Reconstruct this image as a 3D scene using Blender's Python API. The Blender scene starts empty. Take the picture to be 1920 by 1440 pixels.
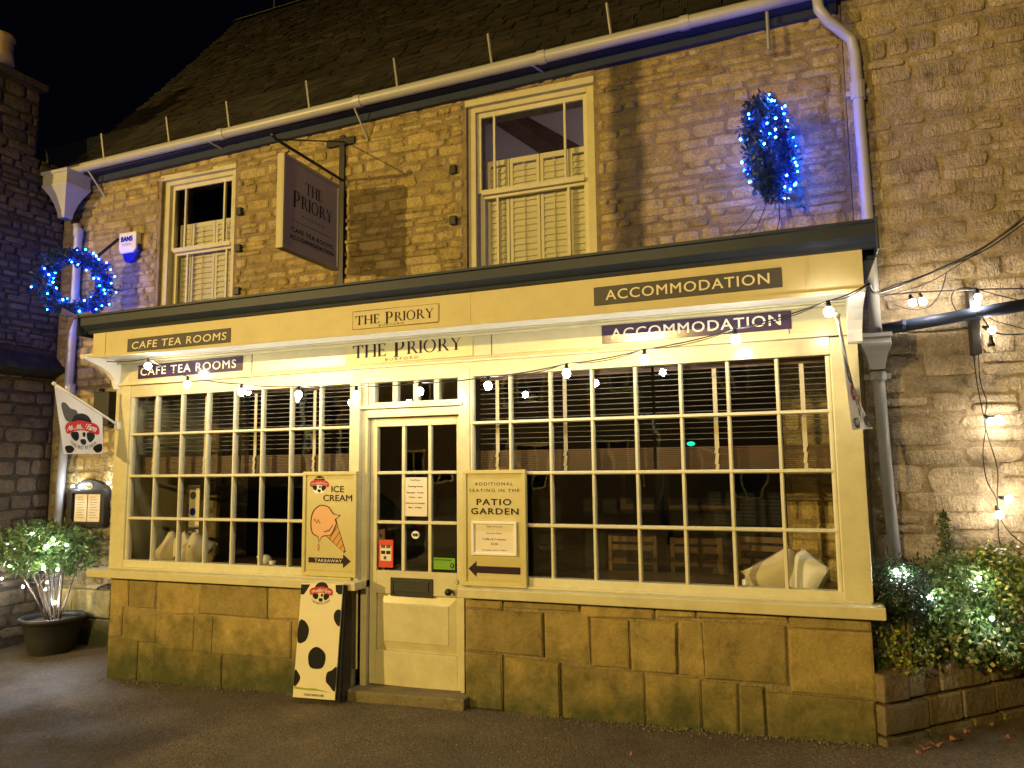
import bpy, math, random
from mathutils import Vector, Matrix
rnd = random.Random(11)
S = bpy.context.scene
COL = S.collection
# ------------------------------------------------------------------ camera
F_PX, YAW, PITCH, ROLL = 1402.4, .3633, .1088, -.0117
CAM = Vector((0, -5.0, 1.70))
_cy, _sy = math.cos(YAW), math.sin(YAW)
FWD = Vector((-_sy*math.cos(PITCH), _cy*math.cos(PITCH), math.sin(PITCH)))
_r = Vector((_cy, _sy, 0)); _u = _r.cross(FWD)
RGT = _r*math.cos(ROLL) + _u*math.sin(ROLL); UP = -_r*math.sin(ROLL) + _u*math.cos(ROLL)
cd = bpy.data.cameras.new('camera'); cam = bpy.data.objects.new('camera', cd); COL.objects.link(cam)
cd.sensor_width = 36; cd.lens = F_PX*36/1920; cd.clip_start = .05; cd.clip_end = 400
m = Matrix((RGT, UP, -FWD)).transposed().to_4x4(); m.translation = CAM; cam.matrix_world = m
S.camera = cam
# ------------------------------------------------------------------ night sky, exposure
w = bpy.data.worlds.new('World'); S.world = w; w.use_nodes = True
wn = w.node_tree.nodes; bg = wn['Background']
sky = wn.new('ShaderNodeTexSky'); sky.sky_type = 'NISHITA'; sky.sun_disc = False
sky.sun_elevation = math.radians(-7); sky.sun_rotation = math.radians(200)
mixc = wn.new('ShaderNodeMix'); mixc.data_type = 'RGBA'; mixc.inputs['Factor'].default_value = .985
w.node_tree.links.new(sky.outputs[0], mixc.inputs['A']); mixc.inputs['B'].default_value = (.010, .011, .026, 1)
w.node_tree.links.new(mixc.outputs['Result'], bg.inputs['Color']); bg.inputs['Strength'].default_value = .08
S.view_settings.view_transform = 'Standard'; S.view_settings.look = 'None'
S.view_settings.exposure = 0.0; S.view_settings.gamma = 1.0; S.view_settings.use_curve_mapping = False
S.render.engine = 'CYCLES'
cy = S.cycles
cy.use_denoising = True; cy.max_bounces = 7; cy.diffuse_bounces = 3; cy.glossy_bounces = 4; cy.transparent_max_bounces = 24
cy.sample_clamp_indirect = 4; cy.caustics_reflective = False; cy.caustics_refractive = False
# strengths of the lamps of the place
STREET1, STREET2, BULB, BLUE, LED = 9600, 2500, 230, 430, 720
SODIUM = (1.0, .68, .20)

def at(px, py, Y):
    """the point of the plane y=Y that the surveyed direction px,py meets"""
    d = FWD + RGT*((px-960)/F_PX) + UP*((720-py)/F_PX)
    return CAM + d*((Y-CAM.y)/d.y)
def ground_z(x): return .0236*(x+2.8)

# ------------------------------------------------------------------ node materials
def newmat(name):
    mt = bpy.data.materials.new(name); mt.use_nodes = True
    nt = mt.node_tree; return mt, nt, nt.nodes['Principled BSDF'], nt.links.new
def N(nt, kind, **kw):
    n = nt.nodes.new(kind)
    for k, v in kw.items():
        if k in n.inputs: n.inputs[k].default_value = v
        else: setattr(n, k, v)
    return n
def ramp(nt, stops):
    r = nt.nodes.new('ShaderNodeValToRGB'); e = r.color_ramp.elements
    while len(e) < len(stops): e.new(.5)
    for i, (p, c) in enumerate(stops):
        e[i].position = p; e[i].color = (c[0], c[1], c[2], 1) if isinstance(c, tuple) else (c, c, c, 1)
    return r
def paint(name, col, rough=.4, bump=.15, vary=.12, metallic=0, dirt=.0, scale=9):
    mt, nt, b, L = newmat(name)
    g = N(nt, 'ShaderNodeNewGeometry')
    n1 = N(nt, 'ShaderNodeTexNoise', Scale=scale, Detail=6.0, Roughness=.6); L(g.outputs['Position'], n1.inputs['Vector'])
    r1 = ramp(nt, [(.3, tuple(c*(1-vary) for c in col)), (.7, tuple(min(1, c*(1+vary*.6)) for c in col))])
    L(n1.outputs[0], r1.inputs[0]); out = r1.outputs[0]
    if dirt:
        n3 = N(nt, 'ShaderNodeTexNoise', Scale=3.2, Detail=8.0, Roughness=.75); L(g.outputs['Position'], n3.inputs['Vector'])
        r3 = ramp(nt, [(.5, 0.0), (.72, 1.0)]); L(n3.outputs[0], r3.inputs[0])
        mu = N(nt, 'ShaderNodeMath', operation='MULTIPLY'); L(r3.outputs[0], mu.inputs[0]); mu.inputs[1].default_value = dirt
        mx = N(nt, 'ShaderNodeMix', data_type='RGBA'); L(mu.outputs[0], mx.inputs['Factor']); L(out, mx.inputs['A'])
        mx.inputs['B'].default_value = (col[0]*.35, col[1]*.33, col[2]*.25, 1); out = mx.outputs['Result']
        n7 = N(nt, 'ShaderNodeTexNoise', Scale=26.0, Detail=5.0, Roughness=.7); L(g.outputs['Position'], n7.inputs['Vector'])
        r7 = ramp(nt, [(.70, 0.0), (.73, min(1.0, dirt*3))]); L(n7.outputs[0], r7.inputs[0])
        m7 = N(nt, 'ShaderNodeMix', data_type='RGBA'); L(r7.outputs[0], m7.inputs['Factor']); L(out, m7.inputs['A']); m7.inputs['B'].default_value = (.20, .15, .09, 1); out = m7.outputs['Result']
    L(out, b.inputs['Base Color'])
    b.inputs['Roughness'].default_value = rough; b.inputs['Metallic'].default_value = metallic
    if bump:
        n2 = N(nt, 'ShaderNodeTexNoise', Scale=38.0, Detail=4.0, Roughness=.6); L(g.outputs['Position'], n2.inputs['Vector'])
        bp = N(nt, 'ShaderNodeBump', Strength=bump, Distance=.01); L(n2.outputs[0], bp.inputs['Height']); L(bp.outputs[0], b.inputs['Normal'])
    return mt
def flat(name, col, rough=.6, metallic=0.0):
    mt, nt, b, L = newmat(name)
    b.inputs['Base Color'].default_value = (*col, 1); b.inputs['Roughness'].default_value = rough; b.inputs['Metallic'].default_value = metallic
    if not metallic and rough > .3: b.inputs['Specular IOR Level'].default_value = .12
    return mt
def glow(name, col, strength):
    mt, nt, b, L = newmat(name)
    b.inputs['Base Color'].default_value = (.8, .8, .8, 1)
    b.inputs['Emission Color'].default_value = (*col, 1); b.inputs['Emission Strength'].default_value = strength
    return mt
def stone(name, cols, rough=.85, fine=.5, tool=0.0, moss=0.0, stain=None, scale=1.0, grain=.7):
    """stone coloured piece by piece; relief from noise; moss near the ground, soot where given as (x, half width)"""
    mt, nt, b, L = newmat(name)
    g = N(nt, 'ShaderNodeNewGeometry'); oi = N(nt, 'ShaderNodeObjectInfo')
    ad = N(nt, 'ShaderNodeMath', operation='ADD'); L(oi.outputs['Random'], ad.inputs[0]); L(g.outputs['Random Per Island'], ad.inputs[1])
    fr = N(nt, 'ShaderNodeMath', operation='FRACT'); L(ad.outputs[0], fr.inputs[0])
    k = len(cols); rp = ramp(nt, [(i/(k-1) if k > 1 else 0, c) for i, c in enumerate(cols)]); L(fr.outputs[0], rp.inputs[0])
    n1 = N(nt, 'ShaderNodeTexNoise', Scale=7.0*scale, Detail=9.0, Roughness=.68); L(g.outputs['Position'], n1.inputs['Vector'])
    r1 = ramp(nt, [(.30, (.34, .32, .27)), (.44, (.86, .84, .80)), (.60, (1.12, 1.10, 1.05)), (.74, (1.55, 1.48, 1.30))]); L(n1.outputs[0], r1.inputs[0])
    m1 = N(nt, 'ShaderNodeMix', data_type='RGBA', blend_type='MULTIPLY'); m1.inputs['Factor'].default_value = .85
    L(rp.outputs[0], m1.inputs['A']); L(r1.outputs[0], m1.inputs['B']); out = m1.outputs['Result']
    n9 = N(nt, 'ShaderNodeTexNoise', Scale=64.0, Detail=4.0, Roughness=.75); L(g.outputs['Position'], n9.inputs['Vector'])
    r9 = ramp(nt, [(.33, .52), (.50, .95), (.68, 1.35)]); L(n9.outputs[0], r9.inputs[0])
    m9 = N(nt, 'ShaderNodeMix', data_type='RGBA', blend_type='MULTIPLY'); m9.inputs['Factor'].default_value = grain
    L(out, m9.inputs['A']); L(r9.outputs[0], m9.inputs['B']); out = m9.outputs['Result']
    sx = N(nt, 'ShaderNodeSeparateXYZ'); L(g.outputs['Position'], sx.inputs[0])
    if moss:
        mr = N(nt, 'ShaderNodeMapRange'); mr.inputs['From Min'].default_value = .55; mr.inputs['From Max'].default_value = -.05
        L(sx.outputs['Z'], mr.inputs['Value'])
        n4 = N(nt, 'ShaderNodeTexNoise', Scale=3.5, Detail=10.0, Roughness=.72); L(g.outputs['Position'], n4.inputs['Vector'])
        mm = N(nt, 'ShaderNodeMath', operation='MULTIPLY_ADD'); L(mr.outputs[0], mm.inputs[0]); mm.inputs[1].default_value = .54; L(n4.outputs[0], mm.inputs[2])
        r4 = ramp(nt, [(.56, 0.0), (1.0, 1.0)]); L(mm.outputs[0], r4.inputs[0])
        mu = N(nt, 'ShaderNodeMath', operation='MULTIPLY'); L(r4.outputs[0], mu.inputs[0]); mu.inputs[1].default_value = moss
        m4 = N(nt, 'ShaderNodeMix', data_type='RGBA'); L(mu.outputs[0], m4.inputs['Factor']); L(out, m4.inputs['A'])
        m4.inputs['B'].default_value = (.045, .06, .02, 1); out = m4.outputs['Result']
    if stain:
        x0, hw = stain
        n5 = N(nt, 'ShaderNodeTexNoise', Scale=5.0, Detail=6.0); L(g.outputs['Position'], n5.inputs['Vector'])
        a = N(nt, 'ShaderNodeMath', operation='SUBTRACT'); L(sx.outputs['X'], a.inputs[0]); a.inputs[1].default_value = x0
        a2 = N(nt, 'ShaderNodeMath', operation='ABSOLUTE'); L(a.outputs[0], a2.inputs[0])
        a3 = N(nt, 'ShaderNodeMath', operation='MULTIPLY_ADD'); L(n5.outputs[0], a3.inputs[0]); a3.inputs[1].default_value = -.18; L(a2.outputs[0], a3.inputs[2])
        r5 = ramp(nt, [(0.0, .75), (max(.001, hw-.05), .7), (hw+.02, 0.0)]); L(a3.outputs[0], r5.inputs[0])
        m5 = N(nt, 'ShaderNodeMix', data_type='RGBA'); L(r5.outputs[0], m5.inputs['Factor']); L(out, m5.inputs['A'])
        m5.inputs['B'].default_value = (.045, .04, .032, 1); out = m5.outputs['Result']
    L(out, b.inputs['Base Color']); b.inputs['Roughness'].default_value = rough
    b.inputs['Specular IOR Level'].default_value = .35
    n2 = N(nt, 'ShaderNodeTexNoise', Scale=22.0*scale, Detail=8.0, Roughness=.7); L(g.outputs['Position'], n2.inputs['Vector'])
    h = n2.outputs[0]
    n8 = N(nt, 'ShaderNodeTexNoise', Scale=9.0*scale, Detail=5.0, Roughness=.6, Distortion=.6); L(g.outputs['Position'], n8.inputs['Vector'])
    a8 = N(nt, 'ShaderNodeMath', operation='MULTIPLY_ADD'); L(n8.outputs[0], a8.inputs[0]); a8.inputs[1].default_value = 1.3; L(h, a8.inputs[2]); h = a8.outputs[0]
    if tool:
        mp = N(nt, 'ShaderNodeMapping'); mp.inputs['Scale'].default_value = (48, 48, 11); L(g.outputs['Position'], mp.inputs['Vector'])
        n6 = N(nt, 'ShaderNodeTexNoise', Scale=1.0, Detail=3.0, Distortion=1.2); L(mp.outputs[0], n6.inputs['Vector'])
        a6 = N(nt, 'ShaderNodeMath', operation='MULTIPLY_ADD'); L(n6.outputs[0], a6.inputs[0]); a6.inputs[1].default_value = tool; L(h, a6.inputs[2]); h = a6.outputs[0]
    bp = N(nt, 'ShaderNodeBump', Strength=fine, Distance=.03); L(h, bp.inputs['Height']); L(bp.outputs[0], b.inputs['Normal'])
    return mt
def glassmat(name, tint=(.97, .975, .965), wob=.007):
    mt, nt, b, L = newmat(name); nt.nodes.remove(b)
    o = nt.nodes['Material Output']
    t = N(nt, 'ShaderNodeBsdfTransparent'); t.inputs[0].default_value = (*tint, 1)
    g = N(nt, 'ShaderNodeBsdfGlossy'); g.inputs['Roughness'].default_value = .012
    ge = N(nt, 'ShaderNodeNewGeometry')
    dt = N(nt, 'ShaderNodeVectorMath', operation='DOT_PRODUCT'); L(ge.outputs['Normal'], dt.inputs[0]); L(ge.outputs['Incoming'], dt.inputs[1])
    om = N(nt, 'ShaderNodeMath', operation='SUBTRACT'); om.inputs[0].default_value = 1.0; L(dt.outputs['Value'], om.inputs[1])
    pw = N(nt, 'ShaderNodeMath', operation='POWER'); L(om.outputs[0], pw.inputs[0]); pw.inputs[1].default_value = 5.0
    fz = N(nt, 'ShaderNodeMath', operation='MULTIPLY_ADD'); L(pw.outputs[0], fz.inputs[0]); fz.inputs[1].default_value = .90; fz.inputs[2].default_value = .06
    n = N(nt, 'ShaderNodeTexNoise', Scale=3.5, Detail=1.0); L(ge.outputs['Position'], n.inputs['Vector'])
    bp = N(nt, 'ShaderNodeBump', Strength=wob, Distance=.3); L(n.outputs[0], bp.inputs['Height']); L(bp.outputs[0], g.inputs['Normal'])
    mx = N(nt, 'ShaderNodeMixShader'); L(fz.outputs[0], mx.inputs[0]); L(t.outputs[0], mx.inputs[1]); L(g.outputs[0], mx.inputs[2])
    L(mx.outputs[0], o.inputs[0]); return mt
def leafmat(name, c1, c2, c3=None):
    mt, nt, b, L = newmat(name)
    g = N(nt, 'ShaderNodeNewGeometry')
    st = [(0, c1), (.7, c2)] + ([(.86, c3)] if c3 else [])
    r = ramp(nt, st); L(g.outputs['Random Per Island'], r.inputs[0]); L(r.outputs[0], b.inputs['Base Color'])
    b.inputs['Roughness'].default_value = .38
    o = nt.nodes['Material Output']; tr = N(nt, 'ShaderNodeBsdfTranslucent'); L(r.outputs[0], tr.inputs[0])
    mx = N(nt, 'ShaderNodeMixShader'); mx.inputs[0].default_value = .25; L(b.outputs[0], mx.inputs[1]); L(tr.outputs[0], mx.inputs[2]); L(mx.outputs[0], o.inputs[0])
    return mt
def asphalt():
    mt, nt, b, L = newmat('worn brown tarmac')
    g = N(nt, 'ShaderNodeNewGeometry')
    v = N(nt, 'ShaderNodeTexVoronoi', Scale=95.0); L(g.outputs['Position'], v.inputs['Vector'])
    r = ramp(nt, [(0, (.055, .041, .024)), (.55, (.120, .090, .054)), (.9, (.19, .148, .092)), (1, (.36, .30, .20))]); L(v.outputs['Color'], r.inputs[0])
    n = N(nt, 'ShaderNodeTexNoise', Scale=1.3, Detail=9.0, Roughness=.7); L(g.outputs['Position'], n.inputs['Vector'])
    r2 = ramp(nt, [(.3, .55), (.7, 1.25)]); L(n.outputs[0], r2.inputs[0])
    mx = N(nt, 'ShaderNodeMix', data_type='RGBA', blend_type='MULTIPLY'); mx.inputs['Factor'].default_value = 1.0
    L(r.outputs[0], mx.inputs['A']); L(r2.outputs[0], mx.inputs['B']); L(mx.outputs['Result'], b.inputs['Base Color'])
    r5 = ramp(nt, [(.35, .45), (.6, .85)]); n5 = N(nt, 'ShaderNodeTexNoise', Scale=.9, Detail=6.0); L(g.outputs['Position'], n5.inputs['Vector']); L(n5.outputs[0], r5.inputs[0]); L(r5.outputs[0], b.inputs['Roughness'])
    ad = N(nt, 'ShaderNodeMath', operation='MULTIPLY_ADD'); L(v.outputs['Distance'], ad.inputs[0]); ad.inputs[1].default_value = -.6; L(n.outputs[0], ad.inputs[2])
    bp = N(nt, 'ShaderNodeBump', Strength=.8, Distance=.012); L(ad.outputs[0], bp.inputs['Height']); L(bp.outputs[0], b.inputs['Normal'])
    return mt

M = dict(
 cream=paint('cream gloss paint', (.60, .56, .36), .32, .12, .09, dirt=.26),
 gloss=paint('cream fascia gloss', (.56, .51, .32), .22, .11, .07, dirt=.14),
 sash=paint('cream window paint', (.64, .61, .43), .4, .16, .08, dirt=.26),
 board=paint('cream sign paint', (.54, .48, .23), .36, .08, .07, dirt=.10),
 pelmet=paint('cream board paint', (.58, .52, .33), .5, .08, .07, dirt=.14),
 soffit=paint('white soffit gloss', (.80, .80, .80), .22, .12, .05),
 navy=paint('dark slate blue paint', (.030, .042, .082), .42, .08, .12),
 black=paint('black iron paint', (.012, .012, .014), .45, .1, .2),
 blackplastic=paint('black plastic', (.014, .015, .017), .5, .05, .2),
 purple=paint('dark plum sign', (.050, .030, .070), .14, .02, .05),
 grey=paint('weathered grey sign', (.080, .078, .105), .5, .02, .08),
 greypaint=paint('light grey pipe paint', (.44, .45, .47), .35, .08, .06, dirt=.15),
 swing=paint('stone grey sign paint', (.50, .46, .34), .5, .03, .05),
 ink=flat('dark plum lettering', (.028, .016, .030), .5), letter=flat('pale cream lettering', (.80, .76, .62), .5),
 faded=flat('faded grey lettering', (.10, .09, .08), .6),
 white=paint('white vinyl', (.78, .78, .80), .45, .05, .03), cloth=leafmat('white flag cloth', (.78, .78, .82), (.78, .78, .82)),
 red=flat('red print', (.50, .03, .04), .45), jet=flat('black print', (.010, .010, .012), .45), darkgrey=flat('grey print', (.10, .10, .11), .6),
 yellowboard=paint('white board print', (.74, .69, .52), .35, .03, .04, dirt=.06), peach=flat('peach print', (.72, .42, .24), .5), cone=flat('wafer print', (.58, .33, .13), .5),
 brown=flat('brown outline print', (.09, .035, .02), .5), grass=flat('green print', (.30, .36, .05), .5),
 green=flat('green sticker', (.16, .38, .04), .4), redcard=flat('red sticker', (.62, .08, .05), .4),
 paper=paint('printed paper', (.74, .68, .58), .7, .02, .03),
 rubble=stone('rubble limestone', [(.44, .35, .15), (.52, .42, .19), (.36, .28, .12), (.58, .48, .25), (.47, .37, .16)], fine=1.0, stain=(-1.22, .06)),
 mortar=stone('lime mortar', [(.32, .255, .145), (.32, .255, .145)], fine=1.0, stain=(-1.22, .06)),
 dressed=stone('dressed limestone block', [(.32, .25, .10), (.38, .30, .13), (.25, .20, .09), (.35, .28, .12)], fine=.42, moss=.92, scale=.8, grain=.35),
 tooled=stone('tooled limestone', [(.46, .38, .28), (.54, .46, .35), (.38, .32, .24), (.50, .42, .31), (.33, .275, .21)], fine=.9, tool=1.0),
 tmortar=stone('pale mortar', [(.36, .30, .215), (.36, .30, .215)], fine=.7), pmortar=stone('plinth mortar', [(.33, .27, .16), (.33, .27, .16)], fine=.7, moss=.6),
 dark=stone('dark rubble stone', [(.10, .08, .055), (.14, .11, .075), (.075, .06, .042), (.17, .135, .09)], fine=.9),  # low base tones for the neighbour's wall and the terrace opposite
 darkmortar=stone('dark mortar', [(.06, .048, .034), (.06, .048, .034)], fine=.9),
 slate=stone('dark stone roof tile', [(.021, .017, .012), (.031, .025, .017), (.017, .014, .010), (.048, .039, .027)], fine=.6),
 kerb=stone('garden wall stone', [(.30, .24, .15), (.37, .30, .19), (.24, .19, .13)], fine=.6, moss=.5),
 shutter=paint('pale shutter paint', (.80, .76, .54), .5, .03, .04),
 glass=glassmat('old window glass'), glass2=glassmat('flat pane glass', wob=.004),
 tarmac=asphalt(),
 wood=paint('dark cafe wood', (.10, .055, .028), .35, .1, .3), blind=paint('brown wooden blind', (.085, .045, .025), .5, .05, .2),
 slat=paint('grey blind edge', (.15, .16, .18), .35, .03, .1), tape=flat('cream blind tape', (.62, .56, .44), .8),
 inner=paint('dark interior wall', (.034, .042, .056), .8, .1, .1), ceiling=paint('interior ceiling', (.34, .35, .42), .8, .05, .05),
 upceil=paint('bedroom ceiling', (.50, .46, .48), .8, .05, .05), beamwood=paint('old oak beam', (.13, .075, .05), .8, .8, .4, scale=4),
 cushion=paint('cream cushion linen', (.62, .56, .44), .9, .35, .06), cushionw=paint('white cushion linen', (.78, .80, .84), .9, .35, .05), ceramic=paint('white glazed china', (.75, .72, .64), .15, .0, .02),
 leaf=leafmat('glossy evergreen leaf', (.03, .07, .018), (.11, .19, .05), (.20, .28, .08)),
 box=leafmat('dark box leaf', (.008, .02, .008), (.022, .045, .016)),
 ivy=leafmat('variegated ivy leaf', (.03, .07, .018), (.08, .15, .04), (.40, .40, .16)),
 gold=leafmat('yellow variegated leaf', (.05, .11, .02), (.16, .22, .04), (.46, .44, .08)),
 pine=leafmat('wreath needle', (.014, .034, .060), (.035, .080, .14)),
 bark=paint('pale bark', (.12, .09, .065), .8, .5, .2), soil=paint('dark soil', (.04, .03, .02), .95, .9, .4),
 pot=paint('charcoal plastic pot', (.022, .023, .026), .5, .05, .1),
 hessian=paint('hessian bow', (.42, .32, .20), .9, .5, .15),
 bulb=glow('warm bulb', (1, .90, .72), BULB), bulbr=glow('warm wall bulb', (1, .84, .62), BULB*.75), bluel=glow('blue led', (.004, .05, 1.0), BLUE),
 bluecore=glow('pale blue led', (.012, .15, 1.0), BLUE), led=glow('cold white led', (.95, .97, 1.0), LED),
 lens=glow('sodium lamp glass', (1, .6, .16), 60), roomfill=glow('added bedroom fill glow', (1, .78, .74), 26), greenled=glow('green exit led', (0, .9, .42), 1.6),
 carpaint=paint('grey car paint', (.10, .11, .12), .18, 0, .03), carglass=flat('tinted car glass', (.01, .01, .012), .03), rubber=flat('tyre rubber', (.015, .015, .015), .8),
 chrome=flat('bright metal', (.7, .7, .7), .2, 1.0), steel=paint('galvanised steel', (.42, .42, .40), .45, .05, .1, metallic=.6),
 alarmblue=flat('blue plastic lens', (.01, .02, .42), .15), deadleaf=paint('fallen brown leaf', (.36, .16, .08), .8, .3, .3),
 terracotta=paint('clay chimney pot', (.36, .26, .14), .8, .3, .2), timberlit=paint('pale door paint', (.5, .46, .3), .6, .1, .1),
)

M['navy'].node_tree.nodes['Principled BSDF'].inputs['Specular IOR Level'].default_value = .2
M['grey'].node_tree.nodes['Principled BSDF'].inputs['Specular IOR Level'].default_value = .2
# ------------------------------------------------------------------ mesh helpers
class MB:
    def __init__(s): s.v = []; s.f = []
    def add(s, vs, fs):
        o = len(s.v); s.v += [tuple(v) for v in vs]; s.f += [tuple(o+i for i in f) for f in fs]; return s
    def box(s, x0, x1, y0, y1, z0, z1, z0b=None, z1b=None):
        """z0,z1 at x0; z0b,z1b at x1 (a level box when left out)"""
        if z0b is None: z0b = z0
        if z1b is None: z1b = z1
        return s.add([(x0,y0,z0),(x1,y0,z0b),(x1,y1,z0b),(x0,y1,z0),(x0,y0,z1),(x1,y0,z1b),(x1,y1,z1b),(x0,y1,z1)],
                     [(0,3,2,1),(4,5,6,7),(0,1,5,4),(1,2,6,5),(2,3,7,6),(3,0,4,7)])
    def obox(s, c, u, v, n, a, b, d):
        c = Vector(c); u = Vector(u).normalized()*a/2; v = Vector(v).normalized()*b/2; n = Vector(n).normalized()*d/2
        p = [c+su*u+sv*v+sn*n for sn in (-1, 1) for sv in (-1, 1) for su in (-1, 1)]
        return s.add(p, [(0,2,3,1),(4,5,7,6),(0,1,5,4),(1,3,7,5),(3,2,6,7),(2,0,4,6)])
    def tube(s, pts, r, n=8, cap=True):
        pts = [Vector(p) for p in pts]; rs = r if isinstance(r, (list, tuple)) else [r]*len(pts)
        rings = []; ref = None
        for i, p in enumerate(pts):
            d = (pts[min(i+1, len(pts)-1)] - pts[max(i-1, 0)]).normalized()
            if ref is None: ref = Vector((0, 0, 1)) if abs(d.z) < .9 else Vector((1, 0, 0))
            a = d.cross(ref).normalized(); b = a.cross(d).normalized(); ref = b
            rings.append([p + (a*math.cos(2*math.pi*k/n) + b*math.sin(2*math.pi*k/n))*rs[i] for k in range(n)])
        vs = [q for rg in rings for q in rg]
        fs = [(i*n+k, i*n+(k+1) % n, (i+1)*n+(k+1) % n, (i+1)*n+k) for i in range(len(pts)-1) for k in range(n)]
        if cap: fs += [tuple(range(n))[::-1], tuple((len(pts)-1)*n+k for k in range(n))]
        return s.add(vs, fs)
    def lathe(s, c, prof, n=20, cap=True):
        vs = [(c[0]+r*math.cos(2*math.pi*k/n), c[1]+r*math.sin(2*math.pi*k/n), c[2]+z) for r, z in prof for k in range(n)]
        fs = [(i*n+k, i*n+(k+1) % n, (i+1)*n+(k+1) % n, (i+1)*n+k) for i in range(len(prof)-1) for k in range(n)]
        if cap: fs += [tuple(range(n))[::-1], tuple((len(prof)-1)*n+k for k in range(n))]
        return s.add(vs, fs)
    def ball(s, c, r, nu=8, nv=6, sz=1.0):
        prof = [(max(.0005, r*math.sin(math.pi*i/nv)), -r*sz*math.cos(math.pi*i/nv)) for i in range(nv+1)]
        return s.lathe(c, prof, nu, False)
    def poly(s, pts2, O, U, V, lift=0):
        O = Vector(O); U = Vector(U); V = Vector(V); nn = U.cross(V).normalized()*lift
        return s.add([O+U*x+V*y+nn for x, y in pts2], [tuple(range(len(pts2)))])
    def slab(s, pts2, O, U, V, d):
        """outline raised by d along U x V, a closed solid"""
        O = Vector(O); U = Vector(U); V = Vector(V); nn = U.cross(V).normalized()*d; k = len(pts2)
        a = [O+U*x+V*y for x, y in pts2]
        return s.add(a+[p+nn for p in a], [tuple(range(k))[::-1], tuple(range(k, 2*k))]+[(i, (i+1) % k, k+(i+1) % k, k+i) for i in range(k)])
    def mesh(s, name, mat=None, smooth=False):
        me = bpy.data.meshes.new(name); me.from_pydata(s.v, [], s.f); me.update()
        if mat: me.materials.append(M[mat])
        if smooth: me.shade_smooth()
        return me
    def build(s, name, mat, parent=None, smooth=False, bevel=0, label=None):
        me = s.mesh(name, mat, smooth); o = bpy.data.objects.new(name, me); COL.objects.link(o)
        if parent is not None:
            o.parent = parent; o.matrix_parent_inverse = Matrix.Identity(4)
            w_ = world_of(parent)
            if w_ != Vector((0, 0, 0)):
                for v in me.vertices: v.co -= w_
        if bevel:
            b = o.modifiers.new('bevel', 'BEVEL'); b.width = bevel; b.segments = 2; b.limit_method = 'ANGLE'; b.harden_normals = False
        if label: o['label'] = label
        return o
def world_of(o):
    p = Vector((0, 0, 0))
    while o is not None: p = p + o.location; o = o.parent
    return p
def tag(o, label=None, cat=None, group=None, kind=None):
    if label: o['label'] = label
    if cat: o['category'] = cat
    if group: o['group'] = group
    if kind: o['kind'] = kind
    return o
def thing(name, loc, label, cat, group=None):
    o = bpy.data.objects.new(name, None); o.empty_display_size = .1; COL.objects.link(o); o.location = loc
    return tag(o, label, cat, group)
def place(me, name, parent, loc, rot=(0, 0, 0), sc=(1, 1, 1)):
    o = bpy.data.objects.new(name, me); COL.objects.link(o); o.parent = parent
    o.location = Vector(loc) - world_of(parent); o.rotation_euler = rot; o.scale = sc
    return o
def copy_tree(o, parent=None):
    c = o.copy(); COL.objects.link(c); c.parent = parent
    for ch in list(o.children): copy_tree(ch, c)
    return c
# lettering as flat outlines
_tc = {}
def text2d(body, spacing=1.0, bold=0.0):
    key = (body, spacing, bold)
    if key not in _tc:
        cu = bpy.data.curves.new('t', 'FONT'); cu.body = body; cu.space_character = spacing; cu.resolution_u = 3; cu.offset = bold
        ob = bpy.data.objects.new('t', cu); COL.objects.link(ob)
        dg = bpy.context.evaluated_depsgraph_get(); me = bpy.data.meshes.new_from_object(ob.evaluated_get(dg))
        vs = [(v.co.x, v.co.y) for v in me.vertices]; fs = [tuple(p.vertices) for p in me.polygons]
        bpy.data.objects.remove(ob); bpy.data.curves.remove(cu); bpy.data.meshes.remove(me)
        _tc[key] = (vs, fs)
    return _tc[key]
def put_text(mb, body, O, U, V, x0, x1, y0, y1, spacing=1.0, bold=0.0, shear=0, lift=.0015, cap=None):
    vs, fs = text2d(body, spacing, 0.0)
    ax = min(v[0] for v in vs); bx = max(v[0] for v in vs); ay = min(v[1] for v in vs); by = max(v[1] for v in vs)
    O = Vector(O); U = Vector(U); V = Vector(V); n = U.cross(V).normalized()*lift
    out = []
    hh = (y1-y0)*bold*3
    for k_, (ox, oy) in enumerate(((0, 0),) if not bold else ((-hh, 0), (hh, 0), (0, hh*.6), (0, -hh*.6))):
        out = []
        for x, y in vs:
            fx = x0+(x-ax)/(bx-ax)*(x1-x0)+ox; fy = y0+(y-ay)/(by-ay)*(y1-y0)+oy; fx += shear*(fy-y0)
            out.append(O+U*fx+V*fy+n*(1+.15*k_))
        mb.add(out, fs)
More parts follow.
